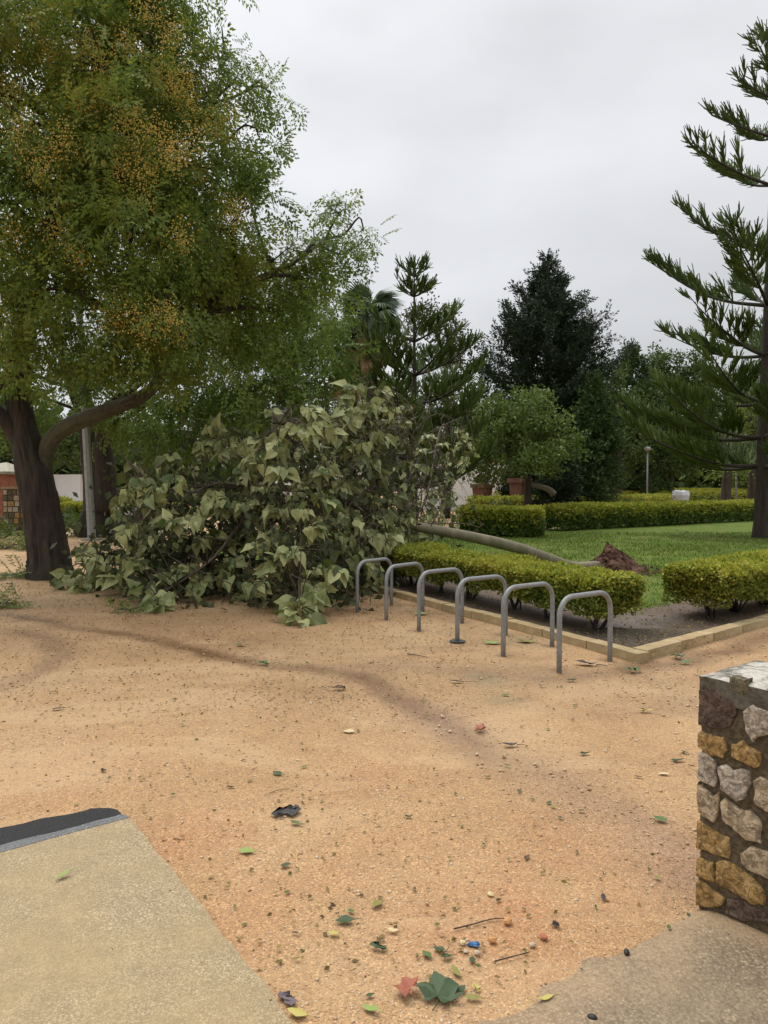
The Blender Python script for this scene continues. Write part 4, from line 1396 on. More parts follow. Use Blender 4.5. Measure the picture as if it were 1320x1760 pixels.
for k in range(230):
    x, y = rngF.uniform(lo[0], hi[0]), rngF.uniform(lo[1], hi[1])
    if not poly_in(np.array([[x, y]]), SILA)[0]: continue
    b0 = P(x, y, surfY(x, y) + rngF.uniform(-.15, .6)); b0[2] = max(.08, b0[2])
    a0 = alll[np.argmin(np.linalg.norm(alll - b0, axis=1))]
    m0 = (a0 + b0) / 2 + rngF.normal(size=3) * .15 + [0, 0, .1]
    twg.tube(spline([a0, m0, b0, b0 + norm(b0 - m0) * .22 + rngF.normal(size=3) * .06], 8), np.linspace(.009, .003, 8), 4, cap=False)
part('twigs', twg, TWIG, fallen, True, 'stuff')
sp_ = []
for s in seedp:
    k = rngF.integers(20, 50)
    sp_.append(s + rngF.normal(size=(k, 3)) * [.09, .09, .08])
sp_ = np.concatenate(sp_); sp_[:, 2] = np.maximum(sp_[:, 2], .02)
V, F = inst(OCTA[0], OCTA[1], sp_, frames(rdir(len(sp_), rngF)), rngF.uniform(.006, .012, len(sp_)))
part('seed_clusters', Geo().add(V, F), SEEDS, fallen, False, 'stuff')

# ================================================================== HEDGES
OVAL = (np.array([(0, 0, 0), (.32, .5, .06), (0, 1, 0), (-.32, .5, .06)], float), [np.array([[0, 1, 2, 3]])])
def hedge(name, path, width, z0, z1, n, leaf, label, group, mats, top_share=.42, seed=0, stems=0, rough=.08, end_round=.25):
    """Clipped hedge along a ground path: leaves in a shell over the body, fresh tips on top, bare stems below."""
    rng = np.random.default_rng(seed)
    path = np.asarray(path, float)
    seg = np.diff(path, axis=0); ln = np.linalg.norm(seg, axis=1); cum = np.r_[0, np.cumsum(ln)]
    Lt = cum[-1]
    root = thing(name, (path[0][0], path[0][1], 0), label, 'hedge', group)
    def at(s, off_):
        k = np.clip(np.searchsorted(cum, s, 'right') - 1, 0, len(ln) - 1)
        t_ = (s - cum[k])[:, None]
        d = seg[k] / ln[k][:, None]
        nn = np.c_[-d[:, 1], d[:, 0]]
        return path[k] + d * t_ + nn * off_[:, None], d, nn
    H = z1 - z0
    per = np.array([width, H, H])
    kind = rng.choice(3, n, p=per / per.sum() * .94 + .02)
    s = rng.uniform(0, Lt, n)
    end = rng.random(n) < min(.2, width / Lt * .9)
    s[end] = np.where(rng.random(end.sum()) < .5, 0, Lt) + rng.normal(size=end.sum()) * .04
    dep = np.abs(rng.normal(size=n)) * .07
    u = np.where(kind == 0, rng.uniform(-.5, .5, n) * width, np.where(kind == 1, -width / 2 + dep, width / 2 - dep))
    z = np.where(kind == 0, z1 - dep, rng.uniform(z0, z1, n))
    u[end] = rng.uniform(-.5, .5, end.sum()) * width; z[end] = rng.uniform(z0, z1, end.sum())
    # rounded edges and uneven surface
    s_c = np.clip(s, 0, Lt)
    xy_, d_, nn_ = at(s_c, u)
    xy_ += d_ * (s - s_c)[:, None]
    q = np.c_[xy_, z]
    nrm_ = np.where((kind == 0)[:, None], [0, 0, 1.0], np.c_[nn_ * np.sign(u)[:, None], np.zeros(n)])
    nrm_[end] = np.c_[d_[end] * np.sign(s[end] - Lt / 2)[:, None], np.zeros(end.sum())]
    q += nrm_ * (rough * fbm(q * 2.2, seed) + rough * .6 * fbm(q * 7, seed + 3))[:, None]
    cut = (np.abs(u) / (width / 2)) ** 4 * ((z - z0) / H) ** 4
    q[:, 2] -= cut * .06
    # ragged lower edge and holes
    keep = (z - z0) / H > np.clip(.10 + .30 * fbm(np.c_[q[:, :2] * 2.5, np.zeros(n)], seed + 9), -1, .5)
    keep |= kind == 0
    keep &= fbm(q * 3.1, seed + 11) > -.62
    q, nrm_, kd, zz = q[keep], nrm_[keep], kind[keep], z[keep]
    m_ = len(q)
    d = norm(nrm_ * .8 + rng.normal(size=(m_, 3)) * .75 + [0, 0, .35])
    sz = leaf * rng.uniform(.7, 1.4, m_)
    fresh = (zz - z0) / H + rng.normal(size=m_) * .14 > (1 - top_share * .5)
    g = Geo()
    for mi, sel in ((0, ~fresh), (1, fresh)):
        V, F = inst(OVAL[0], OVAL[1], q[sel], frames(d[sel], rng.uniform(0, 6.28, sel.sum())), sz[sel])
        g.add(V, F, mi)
    part('foliage', g, mats, root, False, 'stuff')
    # woody inside: a twiggy core keeps the hedge from being see-through
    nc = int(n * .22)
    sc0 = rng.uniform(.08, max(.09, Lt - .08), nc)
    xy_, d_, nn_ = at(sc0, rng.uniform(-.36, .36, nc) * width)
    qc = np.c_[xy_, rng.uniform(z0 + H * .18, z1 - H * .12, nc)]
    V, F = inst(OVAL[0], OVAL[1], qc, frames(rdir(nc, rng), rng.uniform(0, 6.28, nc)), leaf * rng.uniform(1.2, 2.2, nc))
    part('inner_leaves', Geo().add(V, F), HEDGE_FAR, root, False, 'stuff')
    if stems:
        gs_ = Geo()
        for sx_ in np.linspace(.25, Lt - .3, stems):
            sx_ += rng.uniform(-.12, .12)
            b0, dd_, n0 = at(np.array([sx_]), np.array([rng.uniform(-.08, .08)]))
            b3 = np.array([b0[0][0], b0[0][1], 0.0])
            for j in range(rng.integers(4, 8)):
                e = b3 + np.array([rng.normal() * .16, rng.normal() * .16, z0 + H * rng.uniform(.3, .8)])
                st = b3 + np.array([rng.normal() * .03, rng.normal() * .03, -.02])
                gs_.tube(spline([st, (st + e) / 2 + rng.normal(size=3) * .04, e], 6), np.linspace(.028 if j < 2 else .014, .006, 6), 5, cap=False)
        part('stems', gs_, BARK_DARK, root, True, 'stuff')
    return root

h1a = K0 + dl_ * 1.05 + inl * .72
h1b = K0 + dl_ * 8.4 + inl * .80
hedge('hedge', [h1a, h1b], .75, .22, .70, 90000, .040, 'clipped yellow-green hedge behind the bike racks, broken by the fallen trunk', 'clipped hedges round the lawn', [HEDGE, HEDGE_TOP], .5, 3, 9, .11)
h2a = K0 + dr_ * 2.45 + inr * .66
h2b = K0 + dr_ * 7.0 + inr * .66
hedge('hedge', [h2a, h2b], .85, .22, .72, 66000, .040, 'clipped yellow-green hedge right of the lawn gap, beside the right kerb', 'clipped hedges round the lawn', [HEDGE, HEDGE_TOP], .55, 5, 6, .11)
def gp(px, D): return np.array([(px - 660) / FPX * D, D])
FARH = [HEDGE_FAR, HEDGE_TOP]
fh = [([gp(950, 28.5), gp(1300, 38)], 1.0, 1.02, 26000, 'long dark hedge at the far edge of the lawn, by the pine trunk'),
      ([gp(795, 25.5), gp(928, 25.0)], 1.5, 1.0, 12000, 'short hedge block between the fallen crown and the path gap'),
      ([gp(812, 33), gp(945, 34), gp(1155, 46)], 1.1, 1.28, 18000, 'hedge running behind the path gap towards the white-bagged bin'),
      ([gp(860, 47), gp(1180, 56)], 1.2, 1.45, 12000, 'thin far hedge line behind the planters'),
      ([gp(1010, 60), gp(1400, 66)], 1.4, 1.65, 12000, 'farthest hedge line below the dark trees'),
      ([gp(1180, 50), gp(1420, 58)], 1.2, 1.5, 9000, 'far hedge behind the white-bagged bin and right lamp post'),
      ([gp(113, 33), gp(153, 33)], 1.2, 1.0, 5000, 'small clipped hedge seen between the left trunk and grey pole'),
      ([gp(93, 36), gp(108, 34)], .8, 1.2, 3000, 'narrow hedge end just right of the leaning trunk'),
      ([gp(196, 27.5), gp(300, 29)], 1.2, 1.05, 9000, 'yellowish hedge behind the bin on the left'),
      ([gp(400, 33), gp(600, 34)], 1.2, 1.0, 6000, 'low hedge hidden behind the fallen leaf heap')]
for k, (pa, wd, hh, n_, lab) in enumerate(fh):
    hedge('hedge', pa, wd, .02, hh, n_, .11, lab, 'clipped garden hedges in the distance', FARH, .8, 20 + k, 0, .07)

# ================================================================== NORFOLK PINES
def norfolk(base, top, zs, lens, label, seed, nb=6, az0=0.0, rope=.020, blen=.62, dens=13, trunk_r=.26, lean_curve=None, elev=None, dz_=0.22):
    rng = np.random.default_rng(seed)
    root = thing('norfolk_pine', (base[0], base[1], 0), label, 'tree', 'norfolk island pines')
    base = np.array([base[0], base[1], 0.0]); top = np.asarray(top, float)
    tp_ = spline([base - [0, 0, .2], base + (top - base) * .3, base + (top - base) * .65, top], 40)
    part('trunk', Geo().tube(tp_, np.interp(np.linspace(0, 1, 40), [0, .05, .5, 1], [trunk_r * 1.15, trunk_r * .92, trunk_r * .55, .02]), 16, ridge=.08, seed=seed), BARK_DARK, root, True)
    gl_ = Geo()
    rp, rd, rl, rupv = [], [], [], []
    H = top[2]
    for wz, L0 in zip(zs, lens):
        c0 = base + (top - base) * (wz / H)
        nbr = nb + int(rng.integers(-1, 2)) if L0 > 1 else nb - 1
        a0 = math.pi + rng.normal() * .3
        for b in range(nbr):
            az = a0 + b * 6.2832 / nbr + rng.normal() * .15
            L_ = L0 * rng.uniform(.74, 1.1)
            fz = wz / H
            e0 = (elev(fz) if elev else (-.02 + .62 * fz)) + rng.normal() * .09
            hd = np.array([math.cos(az), math.sin(az), 0])
            t_ = np.linspace(0, 1, 18)
            zc = np.tan(e0) * t_ + dz_ * t_ ** 2.4 - .10 * np.sin(t_ * 3.14) * (1 - fz)
            lat = np.array([-hd[1], hd[0], 0]) * (rng.normal() * .12)
            bp_ = c0 + hd * (L_ * t_)[:, None] + np.outer(L_ * zc, [0, 0, 1.0]) + np.outer(t_ ** 2 * L_, lat)
            bp_ += np.outer(np.sin(t_ * rng.uniform(4, 9)) * .03 * L_ * t_, rdir(1, rng)[0])
            gl_.tube(bp_, np.linspace(.024 + .012 * L_, .010, 18), 6, cap=False)
            tang = norm(np.gradient(bp_, axis=0))
            # laterals: short side shoots, each with a brush of upright ropes; bare near the trunk, with gaps
            tt = .26 if L_ > 1.2 else .1
            j = 0
            while tt < .99:
                k = min(16, int(tt * 17)); sd = 1 if j % 2 else -1
                j += 1
                p0 = bp_[k] + (bp_[k + 1] - bp_[k]) * (tt * 17 - k)
                step = .13 / L_ * rng.uniform(.6, 1.5)
                if rng.random() < .17 and tt < .9:
                    tt += step; continue
                side = norm(np.cross(tang[k], [0, 0, 1.0])) * sd
                ll = (.22 + .27 * L_ * (1 - tt) ** .8 * min(1, tt / .35)) * rng.uniform(.7, 1.2)
                ld = norm(tang[k] * .6 + side * .8 + [0, 0, .05])
                u_ = np.linspace(0, 1, 6)
                lp_ = p0 + np.outer(u_ * ll, ld) + np.outer(u_ ** 2 * ll * .35, [0, 0, 1.0])
                gl_.tube(lp_, np.linspace(.011, .006, 6), 3, cap=False)
                m_ = max(5, int(ll * dens * 2.5))
                uu = rng.uniform(.1, 1.0, m_)
                p_ = p0 + np.outer(uu * ll, ld) + np.outer(uu ** 2 * ll * .35, [0, 0, 1.0])
                d = norm(ld * .7 + np.array([0, 0, 1.0]) * rng.uniform(.15, .85, m_)[:, None] + tang[k] * .15 + rng.normal(size=(m_, 3)) * .3)
                rp.append(p_); rd.append(d); rl.append(blen * rng.uniform(.5, 1.1, m_) * (1.08 - .4 * tt))
                rupv.append(np.repeat(norm(tang[k] * .5 + [0, 0, 1.0])[None], m_, 0))
                tt += step
    # leader tuft
    rp.append(np.repeat(top[None], 14, 0)); rd.append(norm(rng.normal(size=(14, 3)) * .6 + [0, 0, .7])); rl.append(np.full(14, .4)); rupv.append(np.repeat([[0, 0, 1.0]], 14, 0))
    rp, rd, rl, rupv = map(np.concatenate, (rp, rd, rl, rupv))
    # ropes: three-sided, curving upwards, slightly fat in the middle
    n_ = len(rp)
    M_ = frames(rd, None, (0, 0, 1.0))
    T = np.array([0, .5, 1.0])
    rings = []
    for t_, rr0 in zip(T, (.8, 1.1, .6)):
        cz = rp + rd * (rl * t_)[:, None] + rupv * (rl * .28 * t_ * t_)[:, None]
        for a in (0.5, 2.6, 4.7):
            rings.append(cz + (M_[:, :, 0] * math.cos(a) + M_[:, :, 2] * math.sin(a)) * rope * rr0 * 1.0)
    V = np.stack(rings, 1).reshape(-1, 3)
    f0 = []
    for k in range(2):
        for a in range(3):
            b = (a + 1) % 3
            f0.append([k * 3 + a, k * 3 + b, k * 3 + 3 + b, k * 3 + 3 + a])
    F = (np.array(f0)[None] + (np.arange(n_) * 9)[:, None, None]).reshape(-1, 4)
    part('branches', gl_, BARK_DARK, root, True, 'stuff')
    part('foliage', Geo().add(V, F), ARAU, root, False, 'stuff')
    return root, n_

b1 = P(1307, 928, 24.2)
t1_ = P(1336, 50, 24.2)
zs1 = [2.4, 3.3, 4.4, 5.9, 7.5, 9.3, 11.3, 12.8, 14.0, 15.0, 15.8]
ln1 = [4.6, 4.9, 4.8, 4.2, 3.8, 3.2, 2.7, 2.0, 1.4, .9, .5]
_, nA = norfolk(b1, t1_, zs1, ln1, 'tall norfolk island pine on the lawn at the right edge', 61, 5, dens=19, rope=.019, blen=.50, trunk_r=.25, elev=lambda f: .0 + .36 * min(1, f / .4), dz_=.15)
b2 = P(712, 845, 27.0); b2[2] = 0
t2_ = P(712, 462, 27.0)
zs2 = [1.7, 2.7, 3.7, 4.7, 5.7, 6.9, 8.5, 9.2]
ln2 = [3.0, 3.1, 3.1, 2.9, 2.6, 2.0, .75, .4]
_, nB = norfolk(b2, t2_, zs2, ln2, 'smaller norfolk island pine rising behind the fallen leaf heap', 66, 6, dens=20, rope=.019, blen=.45, trunk_r=.15, elev=lambda f: .16 + .38 * f, dz_=.16)

# ================================================================== CONIFERS AND OTHER BACKGROUND TREES
def conifer(name, base, H, prof, label, mat, n, size, seed, leaders=1, group=None, up=.35, z_lo=.4, dn=8):
    rng = np.random.default_rng(seed)
    root = thing(name, (base[0], base[1], 0), label, 'tree', group)
    b0 = np.array([base[0], base[1], 0.0])
    part('trunk', Geo().tube(spline([b0 - [0, 0, .2], b0 + [0, 0, H * .5], b0 + [0, 0, H * .97]], 14), np.linspace(.035 * H ** .9, .02, 14), 9, ridge=.06, seed=seed), BARK_FAR, root, True)
    g, pos, dirs = Geo(), [], []
    nb = n
    fz = 1 - np.sqrt(rng.random(nb)) * .0 - rng.random(nb) ** .75
    for k in range(nb):
        f = fz[k] * (1 - z_lo / H) + z_lo / H
        az = rng.uniform(0, 6.2832)
        r_ = np.interp(f, prof[0], prof[1]) * rng.uniform(.72, 1.0) * (1 + .22 * math.sin(az * 3 + f * 9 + seed) + .16 * rng.normal())
        hd = np.array([math.cos(az), math.sin(az), 0])
        st = b0 + [0, 0, f * H - r_ * .12]
        tt = np.linspace(.0, 1, 5)
        bp_ = st + np.outer(tt * r_, hd) + np.outer(r_ * (.18 * tt + up * .5 * tt ** 2), [0, 0, 1.0])
        if k % 2 == 0: g.tube(bp_, np.linspace(.03, .01, 5), 3, cap=False)
        m_ = int(5 + r_ * dn)
        t2 = rng.uniform(.3, 1.0, m_)
        p_ = st + np.outer(t2 * r_, hd) + np.outer(r_ * (.18 * t2 + up * .5 * t2 ** 2), [0, 0, 1.0]) + rng.normal(size=(m_, 3)) * .14
        pos.append(p_); dirs.append(norm(hd * .8 + rng.normal(size=(m_, 3)) * .55 + [0, 0, up]))
    for k in range(leaders):
        a = k * 2.3 + seed
        o_ = np.array([math.cos(a), math.sin(a), 0]) * (.0 if k == 0 else .06 * H)
        hh = H * (1 - .04 * k)
        m_ = 60
        zz = rng.uniform(.84, 1.0, m_)
        pos.append(b0 + o_ + np.c_[rng.normal(size=m_) * .22 * (1.02 - zz) * 6, rng.normal(size=m_) * .22 * (1.02 - zz) * 6, zz * hh])
        dirs.append(norm(rng.normal(size=(m_, 3)) * .5 + [0, 0, .9]))
    pos, dirs = np.concatenate(pos), np.concatenate(dirs)
    V, F = inst(SPRIG[0], SPRIG[1], pos, frames(dirs, rng.uniform(0, 6.28, len(pos))), size * rng.uniform(.7, 1.3, len(pos)))
    part('branches', g, BARK_FAR, root, True, 'stuff')
    part('foliage', Geo().add(V, F), mat, root, False, 'stuff')
    return root

cB = gp(940, 40)
conifer('cypress_tree', cB, P(940, 445, 40)[2], ([0, .3, .56, .65, .74, .87, .95, 1.0], [2.8, 3.3, 3.5, 3.1, 2.2, 1.2, .55, .05]), 'tall very dark cypress with a ragged crown in the middle distance', CYP, 300, .46, 71, 4, up=.7, dn=22)
conifer('cypress_tree', gp(1022, 36), P(1022, 655, 36)[2], ([0, .2, .5, .8, 1], [1.0, 1.15, 1.0, .6, .1]), 'narrow mid-green cypress just right of the dark cypress foot', CYP2, 200, .5, 73, 1)
conifer('cypress_tree', gp(1085, 55), P(1085, 597, 55)[2], ([0, .3, .6, .85, 1], [2.6, 2.8, 2.2, 1.2, .2]), 'far dark conifer seen left of the large norfolk pine', CYP2, 220, .7, 75, 2)
conifer('cypress_tree', gp(960, 33.5), 3.6, ([0, .3, .7, 1], [.9, 1.0, .6, .1]), 'small dark conifer at the foot of the tall dark cypress', CYP, 110, .45, 77, 1)

def broad(name, base, trunk_pts, lobes, label, mat, per, sprays, size, seed, tmpl=CL, tr_r=(.16, .05), bark=BARK_FAR, group=None, droop=.2, shell=.45, limb_r=.06, jit=.2):
    root = thing(name, (base[0], base[1], 0), label, 'tree', group)
    tp_ = spline(trunk_pts, 18)
    part('trunk', Geo().tube(tp_, np.linspace(tr_r[0], tr_r[1], 18), 12, ridge=.1, seed=seed), bark, root, True)
    crown(root, tp_[7:], lobes, mat, bark, tmpl, per, sprays, size, seed, droop, shell, jit=jit, roll=3.0, limb_r=limb_r, twig_r=.012)
    return root

Y = 30.0
bs = P(906, 850, Y); bs[2] = 0
broad('small_tree', bs, [bs, P(907, 815, Y), P(900, 780, Y), P(893, 730, Y)], [pxlobe(*l) for l in ((845, 745, 30, 48, 45), (900, 720, 30, 60, 45), (945, 755, 30, 45, 45), (895, 780, 29.2, 70, 35), (870, 700, 30.5, 50, 28), (850, 800, 30, 40, 25), (940, 795, 30, 40, 28), (920, 690, 30.5, 30, 20))], 'round leafy small tree with pale green leaves beside the planters', LIGHTLEAF, 13, 6, .46, 81)
# its leaning stem beside it
lg = Geo().tube(spline([P(952, 850, 30), P(944, 842, 30), P(928, 836, 30), P(912, 834, 30)], 12), np.linspace(.14, .08, 12), 10, ridge=.05)
single('bent_sapling', lg, BARK_SMOOTH, (*gp(940, 30), 0), 'pale bent stem leaning at the foot of the round small tree', 'sapling', smooth=True)
for k, (px, Y, lob, lab, mt, nm) in enumerate([
    (765, 42, [(765, 600, 42, 40, 55), (800, 610, 42, 30, 40), (740, 560, 42, 40, 40), (700, 560, 43, 35, 35), (785, 660, 42, 45, 40)], 'pale olive eucalyptus showing behind the smaller norfolk pine', FAR2, 'eucalyptus_tree'),
    (560, 40, [(540, 620, 40, 60, 60), (500, 680, 40, 70, 60), (590, 660, 40, 40, 70), (560, 760, 40, 70, 50)], 'dark leafy tree behind the mushroom lamp', FAR1, 'leafy_tree'),
    (420, 48, [(420, 720, 48, 90, 60), (340, 740, 48, 80, 50), (480, 760, 48, 80, 50), (260, 770, 48, 70, 40)], 'dark leafy tree in the shade beyond the fallen leaf heap', FAR1, 'leafy_tree'),
    (60, 50, [(30, 740, 50, 80, 40), (100, 760, 50, 60, 40), (160, 770, 50, 60, 35), (-60, 720, 50, 80, 60)], 'shaded tree behind the brick kiosk', FAR1, 'leafy_tree'),
    (1290, 44, [(1280, 720, 44, 45, 35), (1330, 740, 44, 50, 50), (1250, 760, 44, 35, 30)], 'bright green tree behind the large pine trunk', YELLOWG, 'leafy_tree'),
    (1245, 42, [(1245, 800, 42, 45, 22), (1290, 805, 42, 40, 22)], 'low fresh-green small tree left of the pine trunk', LIGHTLEAF, 'leafy_tree'),
    (1150, 58, [(1150, 700, 58, 70, 55), (1120, 645, 58, 50, 40), (1180, 640, 58, 50, 40), (1100, 720, 58, 60, 60), (1200, 690, 58, 70, 60), (1130, 780, 58, 80, 40)], 'broad dark tree mass behind the right lamp post', FAR1, 'leafy_tree'),
    (1300, 62, [(1260, 690, 62, 70, 60), (1340, 680, 62, 80, 70), (1400, 720, 62, 80, 80)], 'dark tree behind the large norfolk pine', FAR1, 'leafy_tree'),
    (690, 46, [(640, 740, 46, 60, 50), (720, 760, 46, 60, 40), (690, 690, 46, 60, 40), (780, 720, 46, 45, 45), (820, 690, 47, 30, 50)], 'mid-green tree behind the fallen crown and white wall', FAR1, 'leafy_tree'),
    (1060, 50, [(1055, 700, 50, 40, 60), (1065, 770, 50, 45, 50), (1040, 650, 50, 30, 30)], 'green tree filling the gap right of the narrow cypress', FAR1, 'leafy_tree')]):
    b_ = gp(px, Y)
    z_ = min(l[1] for l in lob)
    b3 = np.array([b_[0], b_[1], 0.0])
    broad(nm, b3, [b3 - [0, 0, .2], b3 + [.15, 0, P(0, 800, Y)[2]], P(px + 5, 760, Y), P(px, (z_ + 700) / 2, Y)], [pxlobe(*l) for l in lob], lab, mt, 5.0, 4, .8 if Y > 45 else .6, 100 + k, CL, (.3, .1))

# palms
def fan(nbl, seed):
    r_ = np.random.default_rng(seed)
    V, F = [], []
    for k in range(nbl):
        a = (k / (nbl - 1) - .5) * 3.6
        d = np.array([math.sin(a), math.cos(a), 0]); s = np.array([d[1], -d[0], 0])
        b = len(V); l = .62 * (1 - .25 * abs(a) / 1.8)
        V.extend([np.array([0, .45, 0]), np.array([0, .45, 0]) + d * l * .55 + s * .035, np.array([0, .45, 0]) + d * l + np.array([0, 0, -.22 - r_.uniform(0, .12)]), np.array([0, .45, 0]) + d * l * .55 - s * .035])
        F.append([b, b + 1, b + 2, b + 3])
    b = len(V)
    V.extend([np.array([-.012, 0, 0]), np.array([.012, 0, 0]), np.array([.01, .47, 0]), np.array([-.01, .47, 0])])
    F.append([b, b + 1, b + 2, b + 3])
    return np.array(V), [np.array(F)]
FAN = fan(26, 2)
def palm(px, py, Y, label, seed, r=1.6):
    rng = np.random.default_rng(seed)
    c0 = P(px, py, Y)
    root = thing('fan_palm', (c0[0], c0[1], 0), label, 'palm tree', 'fan palms behind the chinaberry')
    part('trunk', Geo().tube(spline([[c0[0], c0[1], -.1], [c0[0] + .1, c0[1], c0[2] * .5], c0], 18), np.linspace(.3, .2, 18), 12, ridge=.12, seed=seed), BARK_FAR, root, True)
    g1, g2 = Geo(), Geo()
    n1, n2 = 34, 46
    d = norm(np.c_[rng.normal(size=(n1, 2)), rng.uniform(-.5, 1.3, n1)])
    for k in range(n1):
        V, F = inst(FAN[0], FAN[1], c0[None] + rng.normal(size=(1, 3)) * .06, frames(d[k:k + 1], rng.normal(size=1) * .4), np.array([r * rng.uniform(.85, 1.15)]))
        part('frond', Geo().add(V, F), PALMG, root)
    d = norm(np.c_[rng.normal(size=(n2, 2)) * .55, rng.uniform(-1.6, -.9, n2)])
    V, F = inst(FAN[0], FAN[1], c0 + np.c_[rng.normal(size=(n2, 2)) * .15, rng.uniform(-1.6, -.1, n2)], frames(d, rng.normal(size=n2) * .6), r * rng.uniform(.7, .95, n2))
    part('dead_skirt', Geo().add(V, F), PALMD, root, False, 'stuff')
palm(634, 545, 33, 'right-hand fan palm with fresh fronds and a brown skirt of dead fronds', 91)
palm(600, 590, 35, 'lower fan palm with a long brown skirt, beside the chinaberry edge', 93)
palm(445, 735, 36, 'short shaded fan palm with dead fronds behind the mushroom lamp', 95, 1.3)

# far woods closing the view
g = Geo()
rw = np.random.default_rng(99)
n = 900
ang = rw.uniform(-62, 62, n)
Dw = rw.uniform(72, 95, n)
hw = (4.5 + 2.2 * np.sin(ang * .16) + 1.4 * np.sin(ang * .47 + 2)) * rw.random(n) ** .6
pw = np.c_[np.sin(np.radians(ang)) * Dw, np.cos(np.radians(ang)) * Dw, np.maximum(.3, hw * 1.25)]
V, F = inst(clump(26, 14, 1.0, .42, .15)[0], clump(26, 14, 1.0, .42, .15)[1], pw, frames(rdir(n, rw)), rw.uniform(2.8, 4.4, n))
setting('woods', g.add(V, F), FAR1, False, 'stuff')

# ================================================================== BUILT THINGS IN THE BACKGROUND
def wall_box(name, a, b, th, z0, z1, mat, root):
    a, b = np.asarray(a), np.asarray(b)
    c_ = (a + b) / 2
    L_ = np.linalg.norm(b - a)
    return part(name, Geo().box((c_[0], c_[1], (z0 + z1) / 2), (L_, th, z1 - z0), math.atan2(b[1] - a[1], b[0] - a[0])), mat, root)
ww_ = thing('white_building', (*gp(860, 58), 0), 'long low whitewashed building showing between the background trees', 'building')
wall_box('wall', gp(700, 56), gp(1005, 58), .4, 0, 3.6, WHITEW, ww_)
wall_box('wall_cap', gp(698, 56), gp(1007, 58), .55, 3.6, 3.75, TERRA, ww_)
w2_ = thing('white_building', (*gp(110, 50), 0), 'small white building seen between the leaning trunk and the pole', 'building')
wall_box('wall', gp(20, 52), gp(142, 50), .4, 0, 2.6, WHITEW, w2_)
wall_box('dark_opening', gp(88, 49.7), gp(142, 49.7), .08, .0, .75, DARKM, w2_)
w3_ = thing('white_building', (*gp(560, 58), 0), 'white wall glimpsed through the middle of the fallen heap', 'building')
wall_box('wall', gp(470, 58), gp(640, 58), .4, 0, 3.4, WHITEW, w3_)

# brick kiosk with pyramid roof, and the rubble pier in front of it
kx = gp(8, 29)
kiosk = thing('brick_kiosk', (*kx, 0), 'small red brick kiosk with a pale pyramid roof at the left edge', 'building')
kw = 1.15
z_e = P(0, 816, 29)[2]
part('wall', Geo().box((kx[0] - .45, kx[1], z_e / 2), (2 * kw, 2 * kw, z_e)), BRICKM, kiosk)
part('corner_strip', Geo().box((kx[0] - .12, kx[1] - kw - .03, z_e / 2), (.10, .06, z_e)), TERRA, kiosk)
part('eave', Geo().box((kx[0] - .45, kx[1], z_e + .05), (2 * kw + .25, 2 * kw + .25, .1)), ROOFM, kiosk)
ap = [kx[0] - .45 + .55, kx[1], P(0, 799, 29)[2] + .1]
hh_ = kw + .1
cxk = kx[0] - .45
part('roof', Geo().add([[cxk - hh_, kx[1] - hh_, z_e + .1], [cxk + hh_, kx[1] - hh_, z_e + .1], [cxk + hh_, kx[1] + hh_, z_e + .1], [cxk - hh_, kx[1] + hh_, z_e + .1], ap], [np.array([[0, 1, 4], [1, 2, 4], [2, 3, 4], [3, 0, 4]]), np.array([[3, 2, 1, 0]])]), ROOFM, kiosk)
px_ = gp(27, 27)
pier = thing('stone_pier', (*px_, 0), 'square rubble stone pier in front of the brick kiosk', 'pier')
zt = P(0, 840, 27)[2]
part('mortar_core', Geo().box((px_[0], px_[1], zt / 2), (.62, .6, zt)), MORTAR, pier)
part('cap', Geo().box((px_[0], px_[1], zt + .03), (.72, .7, .08)), PAVE_L, pier)
part('footing', Geo().box((px_[0] + .1, px_[1] - .2, .08), (1.1, 1.0, .16)), PAVE_L, pier)
rp_ = np.random.default_rng(17)
for face in range(2):
    for row in range(7):
        u = -.29
        while u < .2:
            L_ = rp_.uniform(.15, .25)
            L_ = min(L_, .29 - u)
            hz = .17
            z_ = .2 + row * (zt - .22) / 7 + .1
            if face == 0:
                part('stone', Geo().box((px_[0] + u + L_ / 2, px_[1] - .30, z_), (L_ - .03, .06, hz)), random.choice([ST['cream'], ST['ochre'], ST['moss'], ST['white']]), pier)
            else:
                part('stone', Geo().box((px_[0] + .31, px_[1] + u + L_ / 2, z_), (.06, L_ - .03, hz)), random.choice([ST['cream'], ST['ochre'], ST['moss']]), pier)
            u += L_
# paths in the distance
for (a, b, wd) in ((gp(-300, 27), gp(330, 29), 2.2), (gp(905, 27.5), gp(960, 31), 1.4), (gp(150, 31), gp(260, 31), 1.2)):
    a, b = np.asarray(a), np.asarray(b)
    d_ = norm(b - a); n0 = np.array([-d_[1], d_[0]]) * wd / 2
    sheet('path', np.array([a - n0, b - n0, b + n0, a + n0]), -.05, .012, PATHM)

